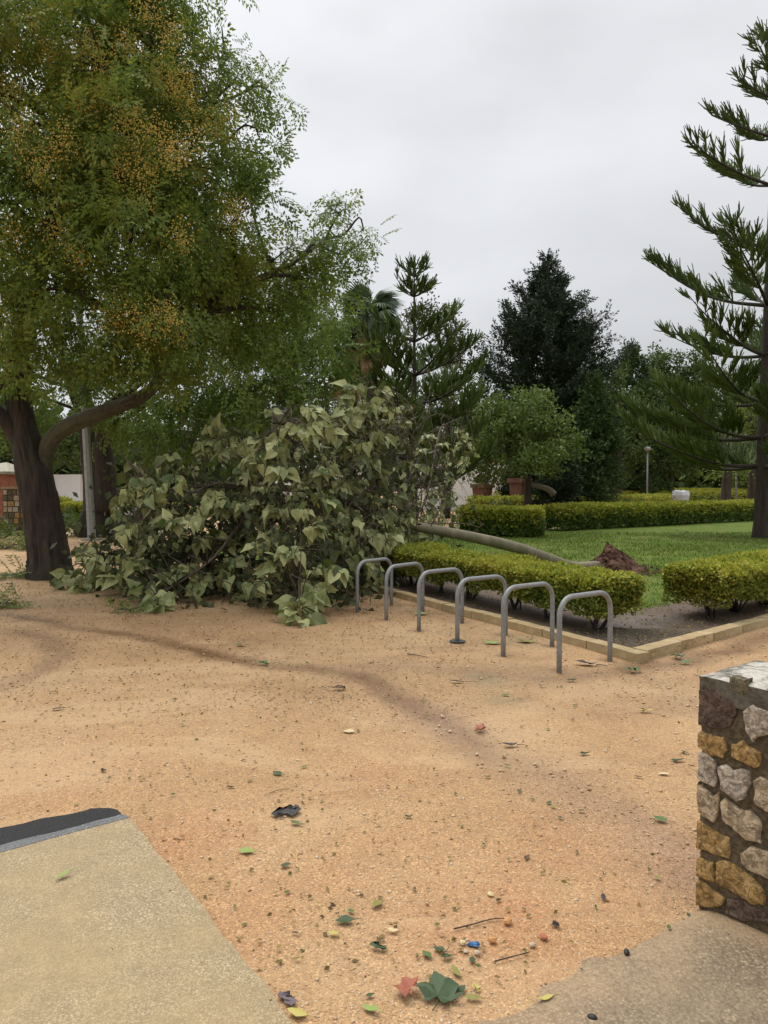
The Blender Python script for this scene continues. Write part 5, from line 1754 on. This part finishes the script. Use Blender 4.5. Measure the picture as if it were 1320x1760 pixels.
# grey pole
pb = G(158, 928)
pole = thing('lamp_post', (pb[0], pb[1], 0), 'tall grey octagonal post running up through the chinaberry crown', 'lamp post')
ptop = P(128, 380, pb[1])
part('shaft', Geo().tube([pb, pb + (ptop - pb) * .5, ptop], [.14, .12, .095], 8), POLE, pole)
part('base_plate', Geo().box((pb[0], pb[1], .02), (.5, .5, .04)), POLE, pole)
part('lantern', Geo().tube([ptop, ptop + [0, 0, .1], ptop + [0, 0, .35], ptop + [0, 0, .5]], [.12, .3, .34, .05], 14), DARKM, pole)
def mushroom(px, py, Y, label, r):
    t_ = P(px, py, Y)
    o = thing('park_lamp', (t_[0], t_[1], 0), label, 'lamp', 'mushroom park lamps')
    part('post', Geo().tube([[t_[0], t_[1], 0], [t_[0], t_[1], t_[2] - .2]], [.07, .05], 10), DARKM, o, True)
    part('lens', Geo().tube([t_ + [0, 0, -.32], t_ + [0, 0, -.04]], [r * .30, r * .48], 16), PLASTIC, o, True)
    part('hat', Geo().tube([t_ + [0, 0, -.06], t_ + [0, 0, 0], t_ + [0, 0, .06], t_ + [0, 0, .11], t_ + [0, 0, .13]], [r * 1.0, r * .96, r * .72, r * .3, .02], 24), POLE, o, True)
PLASTIC = plain_mat('frosted_plastic', (.3, .31, .3), .35, .08, 5)
mushroom(482, 707, 21, 'grey mushroom-hat park lamp rising just above the fallen leaf heap', .40)
mushroom(318, 740, 29, 'farther mushroom-hat park lamp in the shade left of the leaf heap', .36)
def post_lamp(px, ptop_, pbase, Y, label):
    t_ = P(px, ptop_, Y)
    o = thing('park_lamp', (t_[0], t_[1], 0), label, 'lamp', 'slim park lamps on the right')
    part('post', Geo().tube([[t_[0], t_[1], 0], t_], [.07, .05], 8), STEEL, o, True)
    part('head', Geo().tube([t_ + [0, 0, 0], t_ + [0, 0, .08], t_ + [0, 0, .22], t_ + [0, 0, .28]], [.07, .22, .18, .03], 14), PLASTIC, o, True)
post_lamp(1113, 775, 840, 48, 'slim far park lamp below the big pine branches')
post_lamp(1266, 798, 850, 45, 'slim park lamp post left of the pine trunk')

# bins
def bin_(px, py_top, Y, label, h, wdt, bagh):
    c0 = gp(px, Y)
    o = thing('litter_bin', (*c0, 0), label, 'litter bin', 'litter bins')
    part('drum', Geo().tube([(*c0, 0), (*c0, .1), (*c0, h * .7), (*c0, h)], [wdt * .42, wdt * .48, wdt * .5, wdt * .5], 16), BINM, o, True)
    g = Geo()
    V, F = tube([(*c0, h - bagh), (*c0, h - bagh * .4), (*c0, h + .02), (*c0, h + .06), (*c0, h - .05)], [wdt * .55, wdt * .62, wdt * .58, wdt * .42, wdt * .30], 22)
    V = V + .04 * np.c_[fbm(V * 9, 1), fbm(V * 9, 2), fbm(V * 9, 3)]
    part('bin_bag', g.add(V, F), BAGM, o, False)
    part('post', Geo().tube([(c0[0], c0[1] + wdt * .55, 0), (c0[0], c0[1] + wdt * .55, h + .12)], [.03, .03], 8), DARKM, o)
bin_(218, 870, 25.5, 'dark litter bin with a white bag rim near the left hedge', 1.02, .52, .26)
bin_(1170, 845, 38.5, 'litter bin wrapped in a white bag standing behind the far hedge', 1.5, .7, .45)
# planters
for (px, py, Y, lab) in ((893, 836, 36, 'terracotta planter with a bushy shrub under the round small tree'), (829, 842, 38, 'terracotta planter with a clipped shrub at the edge of the leaf heap')):
    c0 = gp(px, Y)
    zt_ = P(0, 822 if px > 850 else 832, Y)[2]
    o = thing('planter', (*c0, 0), lab, 'planter', 'terracotta planters')
    part('pot', Geo().tube([(*c0, .0), (*c0, zt_ * .45), (*c0, zt_ * .9)], [.32, .42, .52], 4), TERRA, o)
    part('rim', Geo().tube([(*c0, zt_ * .9), (*c0, zt_)], [.62, .62], 4), TERRA, o)
    rq = np.random.default_rng(px)
    d = rdir(260, rq); d[:, 2] = np.abs(d[:, 2])
    V, F = inst(OVAL[0], OVAL[1], np.array([*c0, zt_]) + d * .45 * rq.uniform(.4, 1, (260, 1)), frames(d + rq.normal(size=(260, 3)) * .6), np.full(260, .2))
    part('shrub', Geo().add(V, F), CYP2, o, False, 'stuff')
# bench behind the heap
bc = G(268, 925)
bench = thing('park_bench', (bc[0], bc[1], 0), 'dark wooden slatted bench half hidden behind the fallen leaves', 'bench')
for k in range(4):
    part('seat_slat', Geo().box((bc[0], bc[1] + k * .11, .44), (1.7, .09, .035), .15), WOODM, bench)
for k in range(3):
    part('back_slat', Geo().box((bc[0], bc[1] + .46 + k * .02, .56 + k * .12), (1.7, .03, .09), .15), WOODM, bench)
for sx_ in (-.65, .65):
    part('leg', Geo().box((bc[0] + sx_, bc[1] + .12 + sx_ * .15, .21), (.06, .40, .42), .15), DARKM, bench)
    part('back_post', Geo().box((bc[0] + sx_, bc[1] + .46 + sx_ * .15, .45), (.05, .05, .9), .15), DARKM, bench)
# edging beam near bench
single('edging_beam', Geo().box((*G(205, 915)[:2], .09), (2.6, .16, .18), -.35), PATHM, (*G(205, 915)[:2], 0), 'pale low edging beam at the foot of the bench', 'edging')

# bicycle by the kiosk, cut by the frame
bc = gp(-2, 25.0)
bike = thing('bicycle', (*bc, 0), 'dark bicycle parked by the kiosk at the left edge', 'bicycle')
def ringpts(c, r, n=28):
    a = np.linspace(0, 2 * math.pi, n)
    return np.c_[c[0] + np.cos(a) * r, np.full(n, c[1]), c[2] + np.sin(a) * r]
for dx in (0, -1.05):
    c0 = np.array([bc[0] + dx + .1, bc[1], .34])
    wh = part('wheel', Geo().tube(ringpts(c0, .33), .022, 6, cap=False), DARKM, bike, True)
    g = Geo()
    for a in np.linspace(0, 6.28, 13)[:-1]:
        g.tube([c0, c0 + [math.cos(a) * .32, 0, math.sin(a) * .32]], .005, 3)
    s = part('spokes', g, STEEL, wh)
g = Geo()
f0 = np.array([bc[0] + .1, bc[1], .34]); r0 = f0 + [-1.05, 0, 0]; bb = f0 + [-.6, 0, -.05]; st_ = f0 + [-.72, 0, .48]; hd_ = f0 + [-.22, 0, .52]
for a, b in ((r0, bb), (r0, st_), (bb, st_), (bb, hd_), (st_, hd_), (hd_, f0)):
    g.tube([a, b], .018, 6)
part('frame', g, DARKM, bike, True)
part('saddle', Geo().tube([st_ + [-.13, 0, .12], st_ + [0, 0, .13], st_ + [.13, 0, .12]], [.08, .06, .02], 8), DARKM, bike, True)
part('handlebar', Geo().tube([hd_ + [0, -.28, .14], hd_ + [-.06, 0, .14], hd_ + [0, .28, .14]], .014, 6), DARKM, bike, True)

# ================================================================== BROKEN BRANCHES AND LITTER ON THE GROUND
def broken(px, py, label, r, seed, n=60, mat=MELIA_B, h=.25, size=.4):
    rng = np.random.default_rng(seed)
    c0 = G(px, py)
    o = thing('broken_branch', c0, label, 'branch', 'storm-torn green branches on the ground')
    g = Geo()
    pos, dirs = [], []
    for k in range(6):
        a = rng.uniform(0, 6.28)
        e = c0 + [math.cos(a) * r, math.sin(a) * r * .8, rng.uniform(.3, 1) * h]
        g.tube(spline([c0 + [0, 0, .03], (c0 + e) / 2 + [0, 0, h * .4], e], 6), np.linspace(.015, .004, 6), 4)
        m_ = n // 6
        t_ = rng.uniform(.2, 1, m_)[:, None]
        pos.append(c0 + (e - c0) * t_ + rng.normal(size=(m_, 3)) * [.08, .08, .04] + [0, 0, .05]); dirs.append(norm((e - c0) + rng.normal(size=(m_, 3)) * .4))
    pos, dirs = np.concatenate(pos), np.concatenate(dirs)
    pos[:, 2] = np.maximum(pos[:, 2], .04)
    V, F = inst(PIN[0], PIN[1], pos, frames(dirs, rng.normal(size=len(pos)) * .6), size * rng.uniform(.6, 1.2, len(pos)))
    V[:, 2] = np.maximum(V[:, 2], .012 + .01 * rng.random(len(V)))
    part('twigs', g, TWIG, o, True, 'stuff')
    part('foliage', Geo().add(V, F), mat, o, False, 'stuff')
broken(35, 925, 'heap of torn green foliage at the left edge, behind the leaning trunk', .9, 1, 150, h=.6, size=.5)
broken(130, 922, 'dark green torn branch between the leaning trunk and the grey pole', .6, 2, 130, h=.75, size=.45)
broken(10, 945, 'low torn green branch nearest the left edge', .6, 3, 90, h=.25)
broken(12, 992, 'small green torn sprig on gravel left of the leaning trunk foot', .45, 4, 60, h=.1, size=.3)
broken(8, 1040, 'flat bright green sprig at the left edge of the gravel', .35, 5, 50, LIGHTLEAF, h=.06, size=.25)
broken(225, 1052, 'small bright green sprig at the front of the leaf heap', .22, 6, 36, LIGHTLEAF, h=.06, size=.18)
broken(1172, 925, 'dark broken branch lying on the far lawn', .5, 7, 20, CYP2, h=.12, size=.3)

# fine litter: leaflets, chips, twigs, densest round the fallen crown
rl = np.random.default_rng(123)
def litter_points(n):
    px = rl.uniform(-60, 1320, n); py = 985 + 700 * rl.random(n) ** 2.4
    q = np.array([G(x, y)[:2] for x, y in zip(px, py)])
    dens = np.clip(1.0 - (py - 1000) / 260, .05, 1) * np.where(px > 800, .45, 1)
    inside = poly_in(q, [ci - (inl + inr) * .2, ci + dr_ * 9 - inr * .2, ci + dr_ * 9 + inr * 12, ci + dl_ * 10 + inl * 6, ci + dl_ * 10 - inl * .2])
    return q[(rl.random(n) < dens) & ~inside]
q = litter_points(64000)
m_ = len(q)
d = rdir(m_, rl) * [1, 1, .12]
sz = rl.uniform(.010, .032, m_)
V, F = inst(OVAL[0] * [.9, 1, .6], OVAL[1], np.c_[q, bump_at(q) + rl.uniform(.002, .012, m_)], frames(d, rl.normal(size=m_) * .5), sz)
setting('leaf_litter', Geo().add(V, F), LITTERM, False, 'stuff')
# litter on the mud bed
nb_ = 2600
q = np.array([K0 + dl_ * rl.uniform(-.5, 8) + inl * rl.uniform(.2, 1.4) for _ in range(nb_ // 2)] + [K0 + dr_ * rl.uniform(.2, 6) + inr * rl.uniform(.2, 1.5) for _ in range(nb_ // 2)])
V, F = inst(OVAL[0], OVAL[1], np.c_[q, np.full(len(q), .058) + rl.uniform(0, .02, len(q))], frames(rdir(len(q), rl) * [1, 1, .15], rl.normal(size=len(q)) * .6), rl.uniform(.012, .04, len(q)))
setting('bed_litter', Geo().add(V, F), LITTERM, False, 'stuff')
# pebbles
npb = 28000
yy = 2.1 + 9 * rl.random(npb) ** 1.9
xx = rl.uniform(-.62, .62, npb) * yy
q = np.c_[xx, yy]
onslab = poly_in(q, SLAB_POLY)
okp = ~onslab | (rl.random(npb) < .10 * np.exp(-poly_dist(q, e1) / .25))
okp &= ~poly_in(q, [ci, ci + dr_ * 9, ci + dr_ * 9 + inr * 12, ci + dl_ * 10 + inl * 6, ci + dl_ * 10])
okp &= rl.random(npb) < np.clip(.55 + .8 * fbm(np.c_[q * 1.3, np.zeros(npb)], 140), .08, 1)
q = q[okp]; onslab = onslab[okp]
m_ = len(q)
sz = np.minimum(.0026 * np.exp(np.abs(rl.normal(size=m_)) * .62), .013) * np.clip(q[:, 1] / 3.2, .85, 1.6)
PEB = (OCTA[0] * [1, .8, .55] + .0, OCTA[1])
V, F = inst(PEB[0], PEB[1], np.c_[q, np.where(onslab, .022 + sz * .2, bump_at(q) + sz * .1 - .004)], frames(rdir(m_, rl) * [1, 1, .1], rl.normal(size=m_) * .4), sz)
setting('gravel', Geo().add(V, F), PEBBLEM, True, 'stuff')

# single leaves, pods, stones and scraps
def solid(name, col, rough=.5, var=.25, spec=.4):
    return plain_mat(name, col, rough, var, 60, 0, .25, spec)
LC = {'black': solid('blackened_leaf', (.018, .016, .018), .4), 'dgreen': solid('dark_green_leaf', (.032, .062, .018), .45), 'green': solid('green_leaf', (.07, .13, .03), .45), 'lime': solid('pale_green_leaf', (.22, .30, .07), .5),
      'yellow': solid('yellow_leaf', (.42, .36, .09), .5), 'olive': solid('olive_leaf', (.20, .19, .04), .5), 'cream': solid('cream_dry_leaf', (.55, .44, .24), .6), 'red': solid('red_brown_leaf', (.30, .09, .05), .5),
      'brown': solid('brown_leaf', (.10, .06, .035), .6), 'purple': solid('purple_grey_leaf', (.12, .09, .10), .5), 'blue': solid('blue_plastic', (.03, .12, .28), .5), 'orange': solid('orange_stone', (.50, .26, .10), .7), 'brick': solid('red_stone', (.36, .13, .07), .75), 'white': solid('pale_stone', (.44, .34, .24), .8)}
def leaf_geo(kind, seed):
    r_ = np.random.default_rng(seed)
    if kind == 'maple':
        out = []
        for k, (a, l) in enumerate(zip(np.linspace(-2.5, 2.5, 11), (.40, .36, .62, .46, .74, .52, .76, .46, .62, .36, .40))):
            out.append((math.sin(a) * l, .25 + math.cos(a) * l))
        out = np.array(out)
        out = np.repeat(out, 2, 0); out[1::2] = (out[::2] + np.roll(out[::2], -1, 0)) / 2; out += .055 * r_.normal(size=out.shape)
        c_ = np.array([0, .2])
    else:
        wv = .30 if kind == 'oval' else .2
        ys = np.array([0, .15, .4, .65, .85, 1.0]); xs = np.array([.02, .16, .30, .25, .12, 0]) * wv / .3
        out = np.vstack([np.c_[xs, ys], np.c_[-xs[-2::-1], ys[-2::-1]]])
        c_ = np.array([0, .5])
    n_ = len(out)
    rows = [out, c_ + (out - c_) * .55]
    V = np.vstack(rows + [c_[None]])
    curl = .5 if kind == 'crumple' else (.3 if kind == 'maple' else .16)
    z = curl * (.35 * V[:, 0] ** 2 * 4 + .5 * (V[:, 1] - .4) ** 2) + (.10 if kind in ('oval', 'narrow') else .26) * vnoise(np.c_[V * 3.3, np.full(len(V), seed)], seed)
    V = np.c_[V[:, 0], V[:, 1] - .4, (z - z.min()) * (.36 if kind == 'crumple' else .8) + .02]
    if kind == 'crumple':
        V[:, 0] += .12 * r_.normal(size=len(V)); V[:, 1] += .08 * r_.normal(size=len(V))
    j = np.arange(n_ - (0 if kind != 'maple' else 2))
    k2 = (j + 1) % n_
    F = [np.stack([j, k2, n_ + k2, n_ + j], 1), np.stack([n_ + j, n_ + k2, np.full(len(j), 2 * n_)], 1)]
    g = Geo().add(V, F)
    y0 = -.4 if kind != 'maple' else -.2
    if kind != 'crumple': g.tube(spline([(0, y0 + .05, .03), (.05, y0 - .18, .03), (.02, y0 - .42, .012)], 5), np.linspace(.022, .012, 5), 4)
    return g
def lone(px, py, size, kind, col, label, ang=None, zo=.004, group=None, name=None):
    c0 = G(px, py)
    c0[2] = float(bump_at(np.array([c0[:2]]))[0]) + zo
    rs = abs(hash((px * 7 + py * 13))) % 9973
    g = leaf_geo(kind, rs)
    a = ang if ang is not None else (rs % 628) / 100
    me = g.mesh('leaf', LC[col], (0, 0, 0), True)
    o = bpy.data.objects.new(name or 'fallen_leaf', me)
    C.objects.link(o)
    o.location = tuple(c0); o.rotation_euler = (random.uniform(-.08, .08), random.uniform(-.08, .08), a)
    o.scale = (size,) * 3
    return tag(o, label, 'leaf', group or 'larger leaves lying on the gravel')
Lz = [(497, 1399, .15, 'crumple', 'black', 'large black crumpled leaf with a stem in the middle of the gravel', 2.2),
      (509, 1419, .06, 'oval', 'green', 'narrow green leaf tucked just below the black crumpled leaf', 1.2),
      (426, 1466, .075, 'oval', 'lime', 'pale green leaf right of the slab corner', 1.5),
      (492, 1491, .05, 'oval', 'dgreen', 'dark green leaf below the pale green leaf', 1.8),
      (596, 1588, .075, 'oval', 'dgreen', 'dark green oval leaf with a thin stalk near the bottom centre', 1.65),
      (649, 1557, .065, 'oval', 'olive', 'yellow-olive curled leaf upper right of the dark oval leaf', 2.6),
      (653, 1634, .07, 'crumple', 'dgreen', 'dark green folded leaf above the red maple leaf', 1.3),
      (575, 1611, .045, 'oval', 'yellow', 'yellow leaf just below the dark oval leaf', 1.5),
      (677, 1604, .05, 'narrow', 'cream', 'cream sliver of leaf right of the dark oval leaf', 1.2),
      (604, 1571, .035, 'oval', 'green', 'small green leaf just above the dark oval leaf', .8),
      (700, 1708, .085, 'maple', 'red', 'red-brown lobed leaf next to the big dark green one', .9),
      (756, 1713, .13, 'maple', 'dgreen', 'big dark green crumpled lobed leaf at the bottom edge', -.4),
      (785, 1676, .06, 'narrow', 'olive', 'yellow-brown leaf behind the big dark green lobed leaf', .4),
      (790, 1706, .05, 'oval', 'dgreen', 'small dark leaf touching the right of the big lobed leaf', -.8),
      (820, 1703, .045, 'crumple', 'yellow', 'yellow-green leaf scrap right of the big lobed leaf', .3),
      (816, 1719, .06, 'narrow', 'olive', 'flat olive leaf on the pavement right of the big lobed leaf', 1.5),
      (735, 1646, .05, 'oval', 'green', 'green leaf above the big lobed leaf', .6),
      (757, 1637, .05, 'oval', 'dgreen', 'dark green leaf on a bent twig left of the blue scrap', .9),
      (769, 1648, .045, 'oval', 'dgreen', 'dark green leaf below the bent twig, left of the blue scrap', 2.0),
      (940, 1718, .06, 'narrow', 'yellow', 'yellow leaf alone on the right-hand pavement', 1.9),
      (111, 1517, .075, 'narrow', 'lime', 'lime green leaf lying on the beige slab', 2.5),
      (1137, 1411, .075, 'oval', 'green', 'green leaf left of the stone wall', .9),
      (1005, 1298, .075, 'crumple', 'dgreen', 'dark green folded leaf on the damp streak', 1.6),
      (1167, 1308, .075, 'crumple', 'dgreen', 'dark green curled leaf close to the stone wall', 1.5),
      (1178, 1295, .06, 'narrow', 'dgreen', 'grey-green leaf just above the curled leaf by the wall', .9),
      (1143, 1331, .075, 'narrow', 'cream', 'cream dry leaf left of the stone wall', 1.5),
      (878, 1283, .11, 'narrow', 'black', 'black curled leaf on the damp streak, centre right', 1.6),
      (787, 1174, .12, 'narrow', 'black', 'long black leaf on the gravel in front of the bike racks', 1.5),
      (1010, 1143, .22, 'narrow', 'black', 'black leaf strip lying between the nearest bike rack feet', 1.3),
      (478, 1332, .07, 'oval', 'dgreen', 'dark green leaf above the large black leaf', 1.0),
      (177, 1327, .06, 'crumple', 'black', 'small black scrap on the gravel above the tar strip', .4),
      (585, 1185, .13, 'crumple', 'brown', 'brown curled leaf at the edge of the damp channel', 1.5),
      (101, 1220, .10, 'narrow', 'brown', 'brown twig-like leaf on the left gravel', 2.0),
      (957, 1593, .045, 'crumple', 'black', 'black scrap near the edge of the right pavement', .3),
      (1037, 1544, .05, 'narrow', 'black', 'black sliver left of the wall foot', 2.9),
      (601, 1258, .09, 'oval', 'cream', 'pale leaf flake in the middle of the gravel', 1.4),
      (494, 1722, .08, 'crumple', 'purple', 'purple-grey wet leaf against the slab edge', .7),
      (514, 1747, .07, 'oval', 'yellow', 'yellow leaf against the slab edge at the bottom', 1.2),
      (415, 1110, .12, 'oval', 'green', 'green leaf on gravel in front of the leaf heap', 1.3),
      (455, 1141, .13, 'crumple', 'green', 'green torn leaf by the damp channel', .8),
      (984, 1170, .09, 'crumple', 'dgreen', 'dark green leaf in front of the nearest bike rack', 1.5),
      (932, 1180, .06, 'crumple', 'black', 'black scrap left of the nearest rack foot', 1.0),
      (1088, 1155, .14, 'maple', 'green', 'ragged green leaf below the kerb corner', .7),
      (1165, 1131, .13, 'maple', 'dgreen', 'dark wet leaf against the right kerb near its corner', 1.3),
      (1180, 1140, .12, 'oval', 'green', 'green leaf just below the dark wet leaf at the right kerb', 1.3),
      (870, 1196, .07, 'oval', 'green', 'small green leaf on the greenish gravel patch', 1.5),
      (825, 1255, .08, 'maple', 'red', 'reddish leaf on the damp channel', 1.2),
      (1110, 1223, .1, 'crumple', 'yellow', 'yellow-brown leaf on the gravel below the kerb corner', 1.2),
      (848, 1106, .2, 'oval', 'lime', 'large pale leaf flat on the gravel between two bike racks', 1.4),
      (905, 1104, .2, 'oval', 'olive', 'large dull leaf flat on the gravel beside the kerb', 1.2),
      (725, 1056, .2, 'oval', 'lime', 'large pale leaf lying against the kerb behind the racks', 1.7),
      (640, 1740, .07, 'narrow', 'lime', 'lime leaf at the very bottom left of the big lobed leaf', 1.0)]
for (px, py, s, kd, co, lab, an_) in Lz:
    lone(px, py, s, kd, co, lab, an_, .006 if not (px < 200 and py > 1480) else .032)
# two dozen look-alike scraps
for k in range(66):
    px, py = rl.uniform(150, 1190), 1190 + 540 * rl.random() ** 1.3
    c0 = G(px, py)[:2]
    if poly_in(c0[None], SLAB_POLY)[0] or poly_in(c0[None], [WC, WC + wu * WL, WC + wu * WL + wb * WT, WC + wb * WT])[0]: continue
    kd2 = random.choice(['oval', 'crumple', 'narrow']); co2 = random.choice(['dgreen', 'green', 'brown', 'black', 'olive', 'dgreen'])
    nm2 = {'dgreen': 'dark green', 'green': 'light green', 'brown': 'brown', 'black': 'black', 'olive': 'olive'}[co2] + ' ' + {'oval': 'oval', 'crumple': 'crumpled', 'narrow': 'narrow'}[kd2]
    lone(round(px), round(py), rl.uniform(.018, .042), kd2, co2, 'tiny ' + nm2 + ' leaf scrap lying on the sandy gravel', None, .005, 'tiny ' + nm2 + ' leaf scraps on the gravel', 'leaf_scrap')

def pod(px, py, r, col, label, name, cat, sq=(1, .7, .6), group=None, seed=0):
    c0 = G(px, py)
    a = np.linspace(0, math.pi, 7)
    g = Geo()
    V, F = tube(np.c_[-np.cos(a), np.zeros(7), np.zeros(7)], np.maximum(.03, np.sin(a)), 10)
    V = V * (1 + (.10 if name == 'seed_pod' else .42) * fbm(V * 2.1 + seed, seed)[:, None])
    g.add(V * np.array(sq), F)
    me = g.mesh(name, LC[col], (0, 0, 0), col in ('black',))
    o = bpy.data.objects.new(name, me); C.objects.link(o)
    r *= 1.0 if name == 'seed_pod' else .74
    o.location = (c0[0], c0[1], r * sq[2] * .6 + .004); o.scale = (r,) * 3; o.rotation_euler = (0, 0, seed * 1.3)
    return tag(o, label, cat, group)
pod(1077, 1641, .016, 'black', 'black seed pod lying on the right-hand pavement', 'seed_pod', 'seed pod', (1, .65, .6), 'black pods on the pavement', 1)
pod(1018, 1755, .016, 'black', 'black seed pod at the bottom edge of the pavement', 'seed_pod', 'seed pod', (1, .8, .7), 'black pods on the pavement', 2)
pod(872, 1588, .022, 'orange', 'orange stone at the end of the long twig', 'small_stone', 'stone', (1, .9, .8), 'small stones near the right pavement', 3)
pod(934, 1613, .026, 'brick', 'flat red stone on the reddish gravel patch', 'small_stone', 'stone', (1, .7, .4), 'small stones near the right pavement', 4)
pod(915, 1627, .018, 'white', 'pale stone by the edge of the right pavement', 'small_stone', 'stone', (1, .8, .5), 'small stones near the right pavement', 5)
pod(846, 1620, .020, 'orange', 'tan stone right of the blue scrap', 'small_stone', 'stone', (.8, 1, .7), 'small stones near the right pavement', 6)
pod(820, 1641, .016, 'white', 'cream stone below the blue scrap', 'small_stone', 'stone', (1, .8, .6), 'small stones near the right pavement', 7)
pod(801, 1638, .014, 'white', 'cream flat stone lower left of the blue scrap', 'small_stone', 'stone', (1, .8, .4), 'small stones near the right pavement', 8)
pod(795, 1624, .018, 'cream', 'yellowish stone touching the left of the blue scrap', 'small_stone', 'stone', (.8, 1, .6), 'small stones near the right pavement', 9)
pod(843, 1540, .022, 'cream', 'cream flake of stone above the long twig', 'small_stone', 'stone', (.7, 1, .4), 'small stones near the right pavement', 10)
# blue plastic scrap
c0 = G(813, 1626)
V, F = tube([(-.022, 0, .006), (-.012, .004, .012), (0, 0, .010), (.012, -.003, .013), (.022, .002, .006)], [.006, .013, .010, .013, .005], 12)
V = V * (1 + .45 * fbm(V * 110, 3)[:, None]) * [.9, 1, .65]
o = single('plastic_scrap', Geo().add(V + c0, F), LC['blue'], c0, 'crumpled bright blue plastic scrap among small stones', 'plastic scrap')
# twigs
for k, (pts_, r_, lab) in enumerate([([(780, 1600), (812, 1592), (845, 1583), (868, 1582)], .0032, 'long thin brown twig leading to the orange stone'), ([(850, 1656), (880, 1648), (910, 1640)], .003, 'short twig along the right pavement edge'),
                                     ([(745, 1626), (762, 1640), (772, 1632)], .002, 'bent dark twig left of the blue scrap'), ([(463, 1366), (480, 1360), (500, 1358)], .002, 'fine twig above the large black leaf'), ([(700, 1125), (715, 1127), (735, 1131)], .006, 'dark twig on the gravel in front of the racks')]):
    p_ = np.array([G(*q_) for q_ in pts_]); p_[:, 2] = .008
    single('twig', Geo().tube(spline(p_, 12), np.linspace(r_, r_ * .6, 12), 5), TWIG, p_[0], lab, 'twig', 'twigs on the gravel', True)
print('ropes', nA, nB, 'leaves', len(leaves), 'sprays', len(pA), 'tris', sum(sum(len(p.vertices) - 2 for p in []) for m in bpy.data.meshes))
tt_ = 0
for m in bpy.data.meshes:
    tt_ += len(m.loops) - 2 * len(m.polygons)
print('triangles', tt_)
